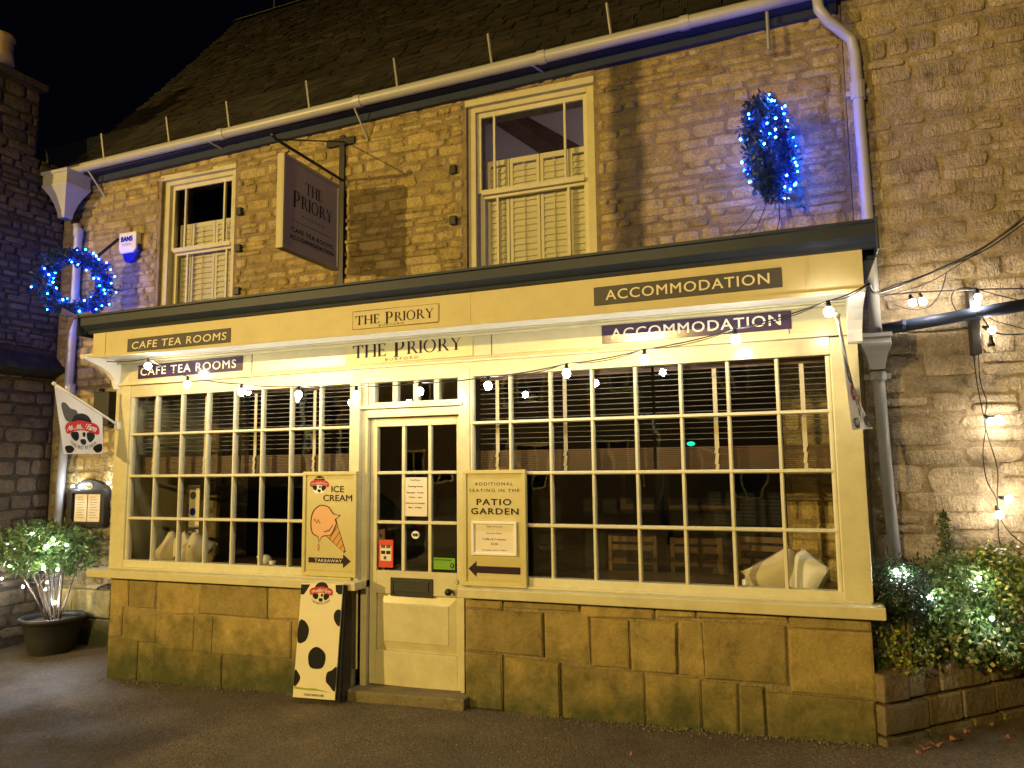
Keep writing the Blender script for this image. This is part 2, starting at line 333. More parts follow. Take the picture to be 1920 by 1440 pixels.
# serif capitals as strokes on a unit cap height; each returns (width, [polygons])
def _bar(x0, x1, y0, y1): return [(x0, y0), (x1, y0), (x1, y1), (x0, y1)]
def _ser(x, w_, y, up):
    h = .035; k = .05 if up else -.05
    return [(x-w_/2, y), (x+w_/2, y), (x+w_/2, y+(h if up else -h)), (x+w_*.2, y+k*1.5), (x-w_*.2, y+k*1.5), (x-w_/2, y+(h if up else -h))]
def _ring(cx, cy_, rx, ry, t, a0, a1, thin=.5, n=18):
    out, inn = [], []
    for i in range(n+1):
        a = a0+(a1-a0)*i/n; c, s_ = math.cos(a), math.sin(a); tt = t*(thin+(1-thin)*abs(c))
        out.append((cx+rx*c, cy_+ry*s_)); inn.append((cx+(rx-tt)*c, cy_+(ry-tt)*s_))
    return [[out[i], out[i+1], inn[i+1], inn[i]] for i in range(n)]
def glyph(ch):
    T = .155; t = .06
    if ch == 'I': return .24, [_bar(.06, .06+T, 0, 1), _ser(.122, .24, 0, True), _ser(.122, .24, 1, False)]
    if ch == 'T': return .80, [_bar(.34, .34+T, 0, .97), _ser(.40, .27, 0, True), _bar(.02, .78, .95, 1), [(.02, .76), (.05, .76), (.13, .95), (.02, .97)], [(.78, .97), (.67, .95), (.75, .76), (.78, .76)]]
    if ch == 'H': return .86, [_bar(.08, .08+T, 0, 1), _bar(.66, .66+T, 0, 1), _bar(.2, .67, .48, .53)]+[_ser(x, .25, y, y == 0) for x in (.142, .722) for y in (0, 1)]
    if ch == 'E': return .66, [_bar(.08, .08+T, 0, 1), _ser(.13, .25, 0, True), _ser(.13, .25, 1, False), _bar(.15, .58, 0, .05), _bar(.15, .56, .95, 1), _bar(.15, .47, .48, .53), [(.58, 0), (.62, .22), (.59, .22), (.49, .04)], [(.56, 1), (.58, .79), (.55, .79), (.47, .96)], _bar(.44, .47, .41, .6)]
    if ch == 'P': return .66, [_bar(.08, .08+T, 0, 1), _ser(.142, .27, 0, True), _bar(.02, .12, .955, 1), _bar(.15, .33, .95, 1), _bar(.15, .33, .43, .48)]+_ring(.32, .715, .27, .285, .12, -math.pi/2, math.pi/2, .42)
    if ch == 'R': return .76, [_bar(.08, .08+T, 0, 1), _ser(.142, .27, 0, True), _bar(.02, .12, .955, 1), _bar(.15, .33, .95, 1), _bar(.15, .33, .45, .50), [(.33, .46), (.45, .48), (.78, .0), (.62, .0)], _bar(.6, .82, 0, .035)]+_ring(.32, .725, .25, .275, .12, -math.pi/2, math.pi/2, .42)
    if ch == 'O': return .90, _ring(.45, .5, .42, .52, .13, 0, 2*math.pi, .4, 32)
    if ch == 'Y': return .78, [_bar(.34, .34+T, 0, .5), _ser(.40, .27, 0, True), [(.34, .5), (.465, .5), (.19, .97), (.06, .97)], [(.40, .46), (.465, .5), (.71, .97), (.65, .97)], _bar(-.02, .26, .965, 1), _bar(.56, .80, .965, 1)]
    return .4, []
def put_serif(mb, words_, O, U, V, x0, x1, y0, h, lift=.0015):
    """words_: [(text, small-cap scale or 1)], first letter full height; fitted into x0..x1"""
    items = []; x = 0
    for body, mode in words_:
        for i, ch in enumerate(body):
            if ch == ' ': x += .42; continue
            s_ = 1.28 if (mode == 'cap' and i == 0) else 1.0
            wd, ps = glyph(ch); items.append((x, s_, ps)); x += wd*s_+.06
    k = (x1-x0)/x; O = Vector(O); U = Vector(U); V = Vector(V); n = U.cross(V).normalized(); j = 0
    for ox, s_, ps in items:
        yb = -.14*h if s_ > 1 else 0
        for p in ps:
            j += 1
            mb.add([O+U*(x0+(ox+q[0]*s_)*k)+V*(y0+yb+q[1]*h*s_)+n*(lift+(j % 7)*.0002) for q in p], [tuple(range(len(p)))])

# ------------------------------------------------------------------ masonry pieces
def stone_base(r_, irregular=.085, dome=.12, k=10):
    """irregular stone, unit wide and high, back at y=0, front at y=-1: about 48 triangles"""
    pts = []
    for i in range(k):
        a = 2*math.pi*i/k+r_.uniform(-.12, .12); c, s_ = math.cos(a), math.sin(a); e = .34
        x = math.copysign(abs(c)**e, c)*.5; z = math.copysign(abs(s_)**e, s_)*.5
        pts.append((x*(1-r_.uniform(0, irregular)*1.6), z*(1-r_.uniform(0, irregular)*2)))
    mb = MB()
    v = [(x, 0, z) for x, z in pts]+[(x*.985, -.62, z*.97) for x, z in pts]+[(x*r_.uniform(.84, .93), -1+r_.uniform(-.22, .22), z*r_.uniform(.66, .84)) for x, z in pts]
    v.append((r_.uniform(-.1, .1), -1-dome*r_.uniform(.2, .6), r_.uniform(-.1, .1)))
    f = [(i, (i+1) % k, k+(i+1) % k, k+i) for i in range(k)]+[(k+i, k+(i+1) % k, 2*k+(i+1) % k, 2*k+i) for i in range(k)]+[(2*k+i, 2*k+(i+1) % k, 3*k) for i in range(k)]
    return v, f
def courses(x0, x1, z0, z1, hlo, hhi, wlo, whi, holes=(), slope=0.0, wav=.012, gap=.012, r_=rnd):
    out = []; z = z0; row = 0
    while z < z1-.02:
        h = r_.uniform(hlo, hhi); h = min(h, z1-z)
        x = x0 - r_.uniform(0, wlo)
        while x < x1:
            wd = r_.uniform(wlo, whi); a, b = max(x, x0), min(x+wd, x1); x += wd
            if b-a < .045: continue
            segs = [(a, b)]
            for hx0, hx1, hz0, hz1 in holes:
                if z+h*.6 > hz0 and z+h*.4 < hz1:
                    ns = []
                    for p, q in segs:
                        if q <= hx0 or p >= hx1: ns.append((p, q)); continue
                        if p < hx0-.04: ns.append((p, hx0))
                        if q > hx1+.04: ns.append((hx1, q))
                    segs = ns
            for p, q in segs:
                if q-p < .05: continue
                cx = (p+q)/2; hh = h-gap*r_.uniform(.5, 1.6)
                if (q-p) > .12 and h > .1 and r_.random() < .12:      # two thin stones in one bed
                    for sgn in (-1, 1): out.append((cx, z+h/2+sgn*h/4+slope*cx, q-p-gap, hh/2-.005))
                else: out.append((cx, z+h/2+slope*cx+wav*math.sin(cx*2.3+row), q-p-gap*r_.uniform(.6, 1.6), hh))
        z += h; row += 1
    return out
def area_px(P, w_, h_):
    d = Vector(P)-CAM; z = d.dot(FWD)
    if z < .3: return 0
    u = 960+F_PX*d.dot(RGT)/z; v = 720-F_PX*d.dot(UP)/z
    if u < -60 or u > 1980 or v < -60 or v > 1500: return w_*h_/z/z*.01
    return w_*h_/z/z
def lay_stones(items, parent, name, mat, mapf, rot, depth=(.012, .03), limit=300, nbase=14, massname='small_stones', r_=rnd, smooth=True):
    """items (u, z, w, h); mapf(u,z)->world point on the wall face. The biggest `limit` are parts, the rest one joined part"""
    bases = []
    for i in range(nbase):
        v, f = stone_base(r_); me = bpy.data.meshes.new(name); me.from_pydata(v, [], f); me.update(); me.materials.append(M[mat])
        if smooth: me.shade_smooth()
        bases.append((v, f, me))
    it = [(area_px(mapf(u, z), w_, h_), u, z, w_, h_) for u, z, w_, h_ in items]
    it.sort(reverse=True); mass = MB()
    R = Matrix.Rotation(rot, 3, 'Z')
    for i, (_, u, z, w_, h_) in enumerate(it):
        v, f, me = r_.choice(bases); d = r_.uniform(*depth); P = Vector(mapf(u, z)); tw = r_.uniform(-.02, .02)
        flip = r_.choice((0, math.pi)) if True else 0
        if i < limit:
            place(me, name, parent, P, (0, flip+tw, rot), (w_, d, h_))
        else:
            Q = R @ Matrix.Rotation(flip+tw, 3, 'Y')
            mass.add([P+Q @ Vector((a*w_, b*d, c*h_)) for a, b, c in v], f)
    if mass.v: tag(mass.build(massname, mat, parent, smooth=smooth), kind='stuff')
def block_wall(rects, parent, name, mat, y, depth=.03, r_=rnd, O=None, U=None, gap=.008):
    """ashlar blocks from rectangles (x0,x1,z0,z1), each its own slightly uneven bevelled block"""
    for x0, x1, z0, z1 in rects:
        j = lambda s_=.006: r_.uniform(-s_, s_)*1.8
        g2 = gap/2; d = depth*r_.uniform(.75, 1.15); e = .012
        a = [(x0+g2+j(.003), z0+g2+j(.004)), (x1-g2+j(.003), z0+g2+j(.004)), (x1-g2+j(.003), z1-g2+j(.004)), (x0+g2+j(.003), z1-g2+j(.004))]
        cx, cz = (x0+x1)/2, (z0+z1)/2
        ins = [(p[0]+math.copysign(e, cx-p[0]), p[1]+math.copysign(e, cz-p[1])) for p in a]
        v = [(p[0], y, p[1]) for p in a]+[(p[0], y-d*.75, p[1]) for p in a]+[(p[0], y-d+j(.004), p[1]) for p in ins]
        if O is not None: v = [tuple(Vector(O)+Vector(U)*q[0]+Vector((U[1], -U[0], 0))*(-q[1])+Vector((0, 0, q[2]))) for q in v]
        f = [(i, (i+1) % 4, 4+(i+1) % 4, 4+i) for i in range(4)]+[(4+i, 4+(i+1) % 4, 8+(i+1) % 4, 8+i) for i in range(4)]+[(8, 9, 10, 11)]
        MB().add(v, f).build(name, mat, parent)

# ================================================================== SETTING
YW = 1.0                                    # face of the main stone wall; the shop bay stands out to y=0
g = MB(); nx, ny = 60, 44
vs = []
for j in range(ny+1):
    for i in range(nx+1):
        a = (i/nx*2-1); b = (j/ny*2-1)
        x = -2+math.copysign(abs(a)**2.4, a)*60; y = -4+math.copysign(abs(b)**2.4, b)*60
        z = ground_z(x)+(.010*math.sin(x*1.7+y)+.008*math.sin(y*2.9-x*.6) if abs(x) < 12 and abs(y) < 8 else 0)
        vs.append((x, y, z-.004))
g.add(vs, [(j*(nx+1)+i, j*(nx+1)+i+1, (j+1)*(nx+1)+i+1, (j+1)*(nx+1)+i) for j in range(ny) for i in range(nx)])
tag(g.build('ground', 'tarmac', smooth=True), kind='structure')

# ================================================================== THE TEA ROOM BUILDING
B = thing('stone_building', (-3, YW, 0), 'two storey stone tea room with a cream shop front under a tiled roof', 'building')
EAVE = lambda x: 5.00+.028*(x+7.6)
XL, XR = -7.79, .47
# openings of the upper windows  (x0,x1,z0,z1)
UW = [(-6.33, -5.33, 3.05, 4.85), (-2.70, -1.50, 3.05, 5.01)]
wall = MB()
def wallbox(x0, x1, z0, z1, z0b=None, z1b=None): wall.box(x0, x1, YW, YW+.45, z0, z1, z0b, z1b)
wallbox(XL, -5.45, -.3, 2.75); wallbox(-.10, XR, -.3, 2.75)
wallbox(XL, XR, 2.75, 3.05)
xs = [XL, UW[0][0], UW[0][1], UW[1][0], UW[1][1], XR]
for i in (0, 2, 4): wallbox(xs[i], xs[i+1], 3.05, EAVE(xs[i])+.06, 3.05, EAVE(xs[i+1])+.06)
for x0, x1, z0, z1 in UW: wallbox(x0, x1, z1, EAVE(x0)+.06, z1, EAVE(x1)+.06)
W = wall.build('wall', 'mortar', B)
r_ = random.Random(3)
holes = [(a-.03, b+.03, c, d+.06) for a, b, c, d in UW]
it = courses(XL+.02, XR-.02, 3.30, 5.28, .050, .125, .10, .40, holes, .012, wav=.02, gap=.010, r_=r_)
it = [q for q in it if q[1]+q[3]/2 < EAVE(q[0])-.01]
it += courses(XL+.03, -5.46, -.15, 3.30, .07, .16, .12, .40, (), .0, wav=.02, r_=r_)
it += courses(-.09, .36, .45, 2.6, .11, .2, .16, .34, (), .0, r_=r_)
lay_stones(it, W, 'stone', 'rubble', lambda u, z: (u, YW+.004, z), 0, (.008, .024), 300, massname='small_stones', r_=r_)
# quoins at the left corner
# head of rooms: floor slab and bay carcass
c = MB(); c.box(-5.64, .36, .10, YW, .02, .10); c.box(-9, 3, YW+.45, 7.5, .0, .10); c.build('floor', 'wood', B)
c = MB(); c.box(-5.62, .34, .05, YW-.002, 2.72, 2.80); c.box(-7.6, .4, YW+.452, 6, 2.70, 2.80); c.build('ceiling', 'ceiling', B)
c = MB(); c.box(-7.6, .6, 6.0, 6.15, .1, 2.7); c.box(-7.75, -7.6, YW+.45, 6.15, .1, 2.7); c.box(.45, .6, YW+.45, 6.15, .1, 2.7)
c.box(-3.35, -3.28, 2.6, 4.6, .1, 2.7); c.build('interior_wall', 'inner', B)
for a_, b_ in ((-5.70, -5.58), (.27, .365)): MB().box(a_, b_, .001, YW-.002, .80, 2.66).build('bay_side', 'cream', B)
for a_, b_ in ((-5.66, -5.55), (.25, .355)): MB().box(a_, b_, .0, YW-.002, -.35, .79).build('plinth_side', 'mortar', B)
c = MB(); c.box(-5.66, .36, -.37, YW-.001, 2.90, 2.935, 2.95, 2.99); c.build('bay_roof', 'navy', B)

# stone plinth under the windows, block by block
rL = [(-5.66,-5.45,.53,.78),(-5.45,-5.13,.53,.78),(-5.13,-4.66,.50,.78),(-4.66,-3.98,.52,.78),(-3.98,-3.30,.53,.78),
      (-5.66,-5.50,.27,.53),(-5.50,-5.13,.25,.53),(-5.13,-4.72,.22,.50),(-4.72,-4.53,.22,.52),(-4.53,-3.75,.22,.52),(-3.75,-3.30,.20,.53),
      (-5.66,-5.32,-.2,.27),(-5.32,-5.13,-.2,.25),(-5.13,-4.42,-.2,.22),(-4.42,-3.62,-.2,.22),(-3.62,-3.30,-.2,.20)]
rR = [(-2.27,-1.98,.70,.78),(-1.98,-1.42,.71,.78),(-1.42,-.92,.69,.78),(-.92,-.66,.71,.78),(-.66,-.1,.72,.78),(-.1,.355,.70,.78),
      (-2.27,-1.68,.40,.70),(-1.68,-1.35,.38,.71),(-1.35,-1.09,.37,.69),(-1.09,-.78,.36,.69),(-.78,-.62,.36,.71),(-.62,-.12,.35,.72),(-.12,.355,.32,.70),
      (-2.27,-1.98,.02,.40),(-1.98,-1.56,-.02,.39),(-1.56,-1.0,-.02,.37),(-1.0,-.64,-.02,.36),(-.64,-.42,-.02,.35),(-.42,-.26,-.02,.34),(-.26,.355,-.02,.32),
      (-2.27,-1.7,-.2,-.01),(-1.98,-1.5,-.22,-.03)]
pl = MB(); pl.box(-5.655, -3.30, -.011, .10, -.35, .775); pl.box(-2.27, .352, -.011, .10, -.35, .775); P = pl.build('plinth', 'pmortar', B)
block_wall(rL, P, 'stone_block', 'dressed', .0, .022, random.Random(5), gap=.010); block_wall(rR[:20], P, 'stone_block', 'dressed', .0, .030, random.Random(6), gap=.013)
st = MB(); st.box(-3.20, -2.24, -.115, .10, -.3, .075, None, .10); st.build('doorstep', 'kerb', B, bevel=.012)

# shop front joinery ------------------------------------------------
ZT, ZB = 2.345, .925
def zs(x): return .016*(x+2.6)*.35                       # the joinery rises a little to the right
fr = MB()
fr.box(-5.71, -5.545, -.005, .09, .85, 2.47)              # corner posts
fr.box(.215, .372, -.005, .09, .85, 2.47)
fr.box(-3.245, -3.165, .0, .09, .85, 2.42); fr.box(-2.325, -2.236, .0, .09, .85, 2.42)
fr.box(-3.30, -3.215, -.008, .06, -.02, .85)              # plank by the door step
for k_ in range(5):
    q = MB(); q.v = fr.v[k_*8:k_*8+8]; q.f = [tuple(i-k_*8 for i in f) for f in fr.f[k_*6:k_*6+6]]; q.build('post', 'cream', B, bevel=.004)
hd = MB(); hd.box(-5.545, .215, .004, .09, ZT, 2.452, ZT+.02, 2.482); hd.build('window_head', 'gloss', B, bevel=.003)
fs = MB(); fs.box(-5.73, .372, .002, .08, 2.475, 2.72, 2.50, 2.72); fs.build('fascia', 'gloss', B, bevel=.002)
ml = MB()
for k, (dy, za, zb) in enumerate(((-.028, 2.452, 2.466), (-.018, 2.466, 2.476), (-.010, 2.476, 2.486))): ml.box(-5.745, .38, dy, .001, za, zb, za+.025, zb+.025)
ml.build('moulding', 'cream', B, bevel=.002)
ps = MB()
for x in (-4.22, -2.06, -.02): ps.box(x, x+.006, -.001, .004, 2.49, 2.69)
ps.build('fascia_joint', 'darkgrey', B)
sf = MB(); sf.box(-5.66, .40, -.385, .0, 2.675, 2.69, 2.69, 2.705); sf.build('soffit', 'soffit', B)
sg = MB(); sg.box(-5.66, .40, -.075, -.004, 2.663, 2.6745, 2.678, 2.6895); sg.box(-5.66, .40, -.05, -.004, 2.645, 2.662, 2.66, 2.677); sg.build('soffit_moulding', 'cream', B, bevel=.003)
pb = MB(); pb.box(-5.55, .395, -.40, -.387, 2.655, 2.895, 2.665, 2.905); pb.build('pelmet_board', 'pelmet', B, bevel=.002)
pb = MB(); pb.box(-5.56, .40, -.413, -.40, 2.648, 2.668, 2.658, 2.678); pb.box(.09, .105, -.404, -.40, 2.67, 2.89); pb.box(-5.42, -5.405, -.404, -.40, 2.67, 2.89); pb.box(-2.05, -2.045, -.402, -.40, 2.67, 2.88); pb.build('pelmet_bead', 'pelmet', B)
# dark cornice: a moulded gutter profile run along the front
prof = [(-.395, -.05), (-.425, -.045), (-.43, -.028), (-.45, -.02), (-.468, .0), (-.478, .012), (-.478, .075), (-.492, .082), (-.492, .098), (-.45, .104), (-.45, .085), (-.385, .085), (-.385, -.05)]
cn = MB(); k = len(prof); L0, L1 = -5.62, .462
for x, zo in ((L0, 2.905), (L1, 2.952)): cn.v += [(x, y, z+zo) for y, z in prof]
cn.f += [(i, (i+1) % k, k+(i+1) % k, k+i) for i in range(k)]+[tuple(range(k))[::-1], tuple(range(k, 2*k))]
cn.build('cornice', 'navy', B)
c = MB(); c.box(.462, .475, -.50, -.30, 2.87, 3.06); c.box(.40, .47, -.30, .80, 2.86, 3.04); c.build('cornice_end', 'navy', B, bevel=.006)
c = MB(); c.box(-5.635, -5.62, -.50, -.30, 2.83, 3.01); c.tube([(-5.625, -.44, 2.90), (-5.625, .3, 2.90)], .052, 12); c.box(-5.66, -5.58, -.38, .9, 2.85, 3.0); c.build('cornice_end', 'navy', B, bevel=.006)
# scrolled white bracket closing the soffit on the right, plain one on the left
br = [(-.385, 2.69), (-.375, 2.655), (-.30, 2.63), (-.20, 2.60), (-.11, 2.55), (-.06, 2.50), (-.035, 2.43), (-.01, 2.42), (0, 2.42), (0, 2.69)]
for x in (.315, ):
    c = MB(); c.slab([(y, z) for y, z in br], (x, 0, 0), (0, 1, 0), (0, 0, 1), .085); c.build('bracket', 'soffit', B, bevel=.004)
c = MB(); c.slab([(y, z) for y, z in br], (-5.72, 0, 0), (0, 1, 0), (0, 0, 1), .05); c.build('bracket', 'soffit', B, bevel=.004)

# window grids: bars, panes
def display_window(x0, dx, n, z1=ZT, z0=ZB):
    zr = [z0, 1.282, 1.647, 2.013, z1+.01]
    c = MB(); c.box(x0-.03, x0+dx*n+.03, .0, .085, .852, z0)
    c.box(x0-.035, x0-.012, .008, .085, z0, z1+.012); c.box(x0+dx*n+.012, x0+dx*n+.035, .008, .085, z0, z1+.012)
    wdw = c.build('display_window', 'sash', B, bevel=.004)
    for i in range(0, n+1):
        x = x0+dx*i; hw = .0125 if 0 < i < n else .016
        c = MB(); c.add([(x-hw, .05, z0-.002), (x-hw, .018, z0-.002), (x-.006, .006, z0-.002), (x+.006, .006, z0-.002), (x+hw, .018, z0-.002), (x+hw, .05, z0-.002),
                         (x-hw, .05, z1+.012), (x-hw, .018, z1+.012), (x-.006, .006, z1+.012), (x+.006, .006, z1+.012), (x+hw, .018, z1+.012), (x+hw, .05, z1+.012)],
                        [(k_, k_+1, k_+7, k_+6) for k_ in range(5)]+[(5, 0, 6, 11)])
        c.build('glazing_bar', 'sash', wdw)
    for z in zr[1:4]:
        c = MB(); c.add([(x0, .052, z-.013), (x0, .016, z-.013), (x0, .003, z-.006), (x0, .003, z+.006), (x0, .016, z+.013), (x0, .052, z+.013),
                         (x0+dx*n, .052, z-.013), (x0+dx*n, .016, z-.013), (x0+dx*n, .003, z-.006), (x0+dx*n, .003, z+.006), (x0+dx*n, .016, z+.013), (x0+dx*n, .052, z+.013)],
                        [(k_, k_+1, k_+7, k_+6) for k_ in range(5)]+[(5, 0, 6, 11)])
        c.build('glazing_bar', 'sash', wdw)
    for i in range(n):
        for j in range(4):
            t1, t2 = rnd.uniform(-.0022, .0022), rnd.uniform(-.0022, .0022)     # hand-set panes never lie quite flat
            a, b = x0+dx*i+.01, x0+dx*(i+1)-.01; za, zb = zr[j]+(.0 if j == 0 else .01), zr[j+1]-.01
            MB().add([(a, .034-t1-t2, za), (b, .034+t1-t2, za), (b, .034+t1+t2, zb), (a, .034-t1+t2, zb)], [(0, 1, 2, 3)]).build('pane', 'glass', wdw)
    return wdw
display_window(-5.529, .2842, 8); display_window(-2.226, .3032, 8)
sl = MB(); sl.box(-5.83, -3.115, -.125, .08, .783, .848, .79, .852); sl.box(-5.69, -3.215, -.03, .0, .848, .866, .85, .868)
sl.box(-2.285, .425, -.125, .08, .785, .85, .79, .862); sl.box(-2.235, .36, -.03, .0, .85, .868, .86, .878); sl.build('window_sill', 'cream', B, bevel=.006)

# door case, fanlight, door -----------------------------------------
c = MB(); c.box(-3.165, -3.115, .03, .16, .05, 2.42); c.box(-2.325-.004, -2.30, .03, .16, .08, 2.42); c.box(-3.115, -2.33, .015, .15, 2.082, 2.165)
c.box(-3.165, -2.325, .0, .15, 2.395, 2.44); c.box(-3.205, -2.29, -.018, .03, 2.148, 2.17); c.box(-3.205, -3.165, -.012, .0, .2, 2.15)
c.build('door_case', 'cream', B, bevel=.003)
c = MB(); c.box(-3.115, -2.33, .04, .10, 2.165, 2.20); c.box(-3.115, -2.33, .04, .10, 2.365, 2.395); c.box(-3.115, -3.06, .04, .10, 2.2, 2.365); c.box(-2.352, -2.33, .04, .10, 2.2, 2.365)
fl = c.build('fanlight', 'sash', B, bevel=.003)
fx = [-3.06, -2.885, -2.705, -2.53, -2.352]
for x in fx[1:4]: MB().box(x-.022, x+.022, .045, .095, 2.2, 2.365).build('glazing_bar', 'sash', fl, bevel=.004)
for a, b in zip(fx, fx[1:]): MB().box(a, b, .068, .072, 2.2, 2.365).build('pane', 'glass2', fl)
DY = .07
dx0, dx1, dz0, dz1 = -3.11, -2.333, .085, 2.078
px = [dx0+.075, dx0+.305, dx0+.52, dx1-.045]; px = [-3.052, -2.825, -2.60, -2.375]
def dz(py): return at(780, py, DY).z
pz = [dz(1072), dz(980), dz(886), dz(798)]
c = MB()
c.box(dx0, px[0], DY, DY+.045, dz0, dz1); c.box(px[3], dx1, DY, DY+.045, dz0, dz1); c.box(px[0], px[3], DY, DY+.045, pz[3], dz1)
zl0, zl1 = at(780, 1225, DY).z, at(780, 1120, DY).z
c.box(px[0], px[3], DY, DY+.045, zl1+.015, pz[0]); c.box(px[0], px[3], DY, DY+.045, dz0, zl0)
c.box(px[0], px[3], DY+.02, DY+.04, zl0, zl1+.015)
D = c.build('door', 'cream', B, bevel=.003)
pn = MB(); a0, a1, b0, b1 = px[0]+.012, px[3]-.012, zl0+.012, zl1+.003; e = .055
pn.add([(a0, DY+.02, b0), (a1, DY+.02, b0), (a1, DY+.02, b1), (a0, DY+.02, b1), (a0+e, DY+.006, b0+e), (a1-e, DY+.006, b0+e), (a1-e, DY+.006, b1-e), (a0+e, DY+.006, b1-e),
        (a0+e+.006, DY+.001, b0+e+.006), (a1-e-.006, DY+.001, b0+e+.006), (a1-e-.006, DY+.001, b1-e-.006), (a0+e+.006, DY+.001, b1-e-.006)],
       [(i, (i+1) % 4, 4+(i+1) % 4, 4+i) for i in range(4)]+[(4+i, 4+(i+1) % 4, 8+(i+1) % 4, 8+i) for i in range(4)]+[(8, 9, 10, 11)]).build('door_panel', 'cream', D)
for x in px[1:3]: MB().box(x-.014, x+.014, DY+.004, DY+.04, pz[0], pz[3]).build('glazing_bar', 'sash', D, bevel=.005)
for z in pz[1:3]: MB().box(px[0], px[3], DY+.002, DY+.038, z-.012, z+.012).build('glazing_bar', 'sash', D, bevel=.005)
for i in range(3):
    for j in range(3):
        t = rnd.uniform(-.002, .002)
        MB().add([(px[i], DY+.022-t, pz[j]), (px[i+1], DY+.022+t, pz[j]), (px[i+1], DY+.022+t, pz[j+1]), (px[i], DY+.022-t, pz[j+1])], [(0, 1, 2, 3)]).build('pane', 'glass2', D)
lx0, lx1, lz0, lz1 = at(733, 1100, DY).x, at(812, 1100, DY).x, at(772, 1119, DY).z, at(772, 1084, DY).z
c = MB(); c.box(lx0, lx1, DY-.010, DY-.001, lz0, lz1); c.box(lx0+.03, lx1-.03, DY-.016, DY-.010, lz0+.035, lz1-.03); c.box(lx0+.02, lx0+.03, DY-.02, DY-.010, lz0+.02, lz1-.02); c.box(lx0+.03, lx1-.02, DY-.02, DY-.010, lz1-.03, lz1-.022); c.build('letter_box', 'black', D, bevel=.002)
kx = at(842, 1110, DY-.04)
c = MB(); c.tube([(kx.x, DY, kx.z), (kx.x, DY-.035, kx.z)], .012, 10); c.ball((kx.x, DY-.055, kx.z), .027, 12, 8); c.ball((kx.x-.03, DY-.012, kx.z-.012), .018, 10, 6); c.build('knob', 'black', D, smooth=True)
kx = at(856, 1091, DY); MB().tube([(kx.x, DY, kx.z), (kx.x, DY-.014, kx.z)], .017, 14).build('lock', 'steel', D)
dark = MB(); dark.box(-3.10, -2.35, .35, .36, .1, 2.3)

# upper windows ------------------------------------------------------
def sash_window(x0, x1, z0, z1, bars, zm, zs_, split, open_=.0, low_=True):
    y = YW+.055; t = .075
    sp = MB()
    sp.box(x0, x0+t, YW+.04, y+.12, z0, z1); sp.box(x1-t, x1, YW+.04, y+.12, z0, z1); sp.box(x0+t, x1-t, YW+.04, y+.12, z1-t, z1)
    sp.box(x0-.01, x1+.01, YW-.012, YW+.04, z1-.03, z1+.03)
    wn_ = sp.build('sash_window', 'cream', B, bevel=.004)
    a, b = x0+t, x1-t
    up = MB(); up.box(a, a+.04, y+.02, y+.05, zm, z1-t); up.box(b-.04, b, y+.02, y+.05, zm, z1-t); up.box(a+.04, b-.04, y+.02, y+.05, z1-t-.045, z1-t); up.box(a+.04, b-.04, y+.015, y+.05, zm-.02, zm+.028)
    up.build('upper_sash', 'sash', wn_, bevel=.003)
    lo = MB(); lo.box(a+.012, a+.055, y+.06, y+.09, z0, zm); lo.box(b-.055, b-.012, y+.06, y+.09, z0, zm); lo.box(a+.055, b-.055, y+.06, y+.09, zm-.045, zm)
    lo.build('lower_sash', 'sash', wn_, bevel=.003)
    for f in bars:
        x = a+(b-a)*f
        MB().box(x-.011, x+.011, y+.02, y+.048, zm+.028, z1-t-.045).build('glazing_bar', 'sash', wn_, bevel=.003)
        MB().box(x-.011+.012, x+.011+.012, y+.06, y+.088, z0, zm-.045).build('glazing_bar', 'sash', wn_, bevel=.003)
    e_ = [a+.04]+[a+(b-a)*f for f in bars]+[b-.04]
    for p, q in zip(e_, e_[1:]):
        MB().box(p, q, y+.033, y+.036, zm+.028, z1-t-.045).build('pane', 'glass2', wn_)
        MB().box(p, q, y+.073, y+.076, z0, zm-.045).build('pane', 'glass2', wn_)
    # louvred shutters inside, to zs_
    ys = y+.13; k = len(split)-1
    for i in range(k):
        p, q = a+(b-a)*split[i]+.004, a+(b-a)*split[i+1]-.004
        s_ = MB(); s_.box(p, p+.03, ys, ys+.03, z0, zs_); s_.box(q-.03, q, ys, ys+.03, z0, zs_); s_.box(p+.03, q-.03, ys, ys+.03, zs_-.05, zs_); s_.box(p+.03, q-.03, ys, ys+.03, z0, z0+.05)
        if q-p > .2: s_.box((p+q)/2-.004, (p+q)/2+.004, ys-.012, ys-.004, z0+.06, zs_-.06)
        s_.build('shutter_frame', 'shutter', wn_, bevel=.002)
        z = z0+.08
        while z < zs_-.05:
            MB().add([(p+.03, ys+.001, z-.030), (q-.03, ys+.001, z-.030), (q-.03, ys+.022, z+.030), (p+.03, ys+.022, z+.030),
                      (p+.03, ys+.007, z-.033), (q-.03, ys+.007, z-.033), (q-.03, ys+.028, z+.027), (p+.03, ys+.028, z+.027)], [(0, 1, 2, 3), (7, 6, 5, 4), (0, 4, 5, 1), (3, 2, 6, 7)]).build('slat', 'shutter', wn_)
            z += .058
    return wn_
z_l = lambda py: at(378, py, YW+.12).z; z_r = lambda py: at(998, py, YW+.12).z
sash_window(-6.33, -5.33, 3.06, 4.85, (.22, .84), z_l(466), z_l(412), (0.02, .22, .60, .98))
sash_window(-2.70, -1.50, 3.06, 5.01, (.16, .80), z_r(352), z_r(284), (0.05, .26, .54, .80, .97))
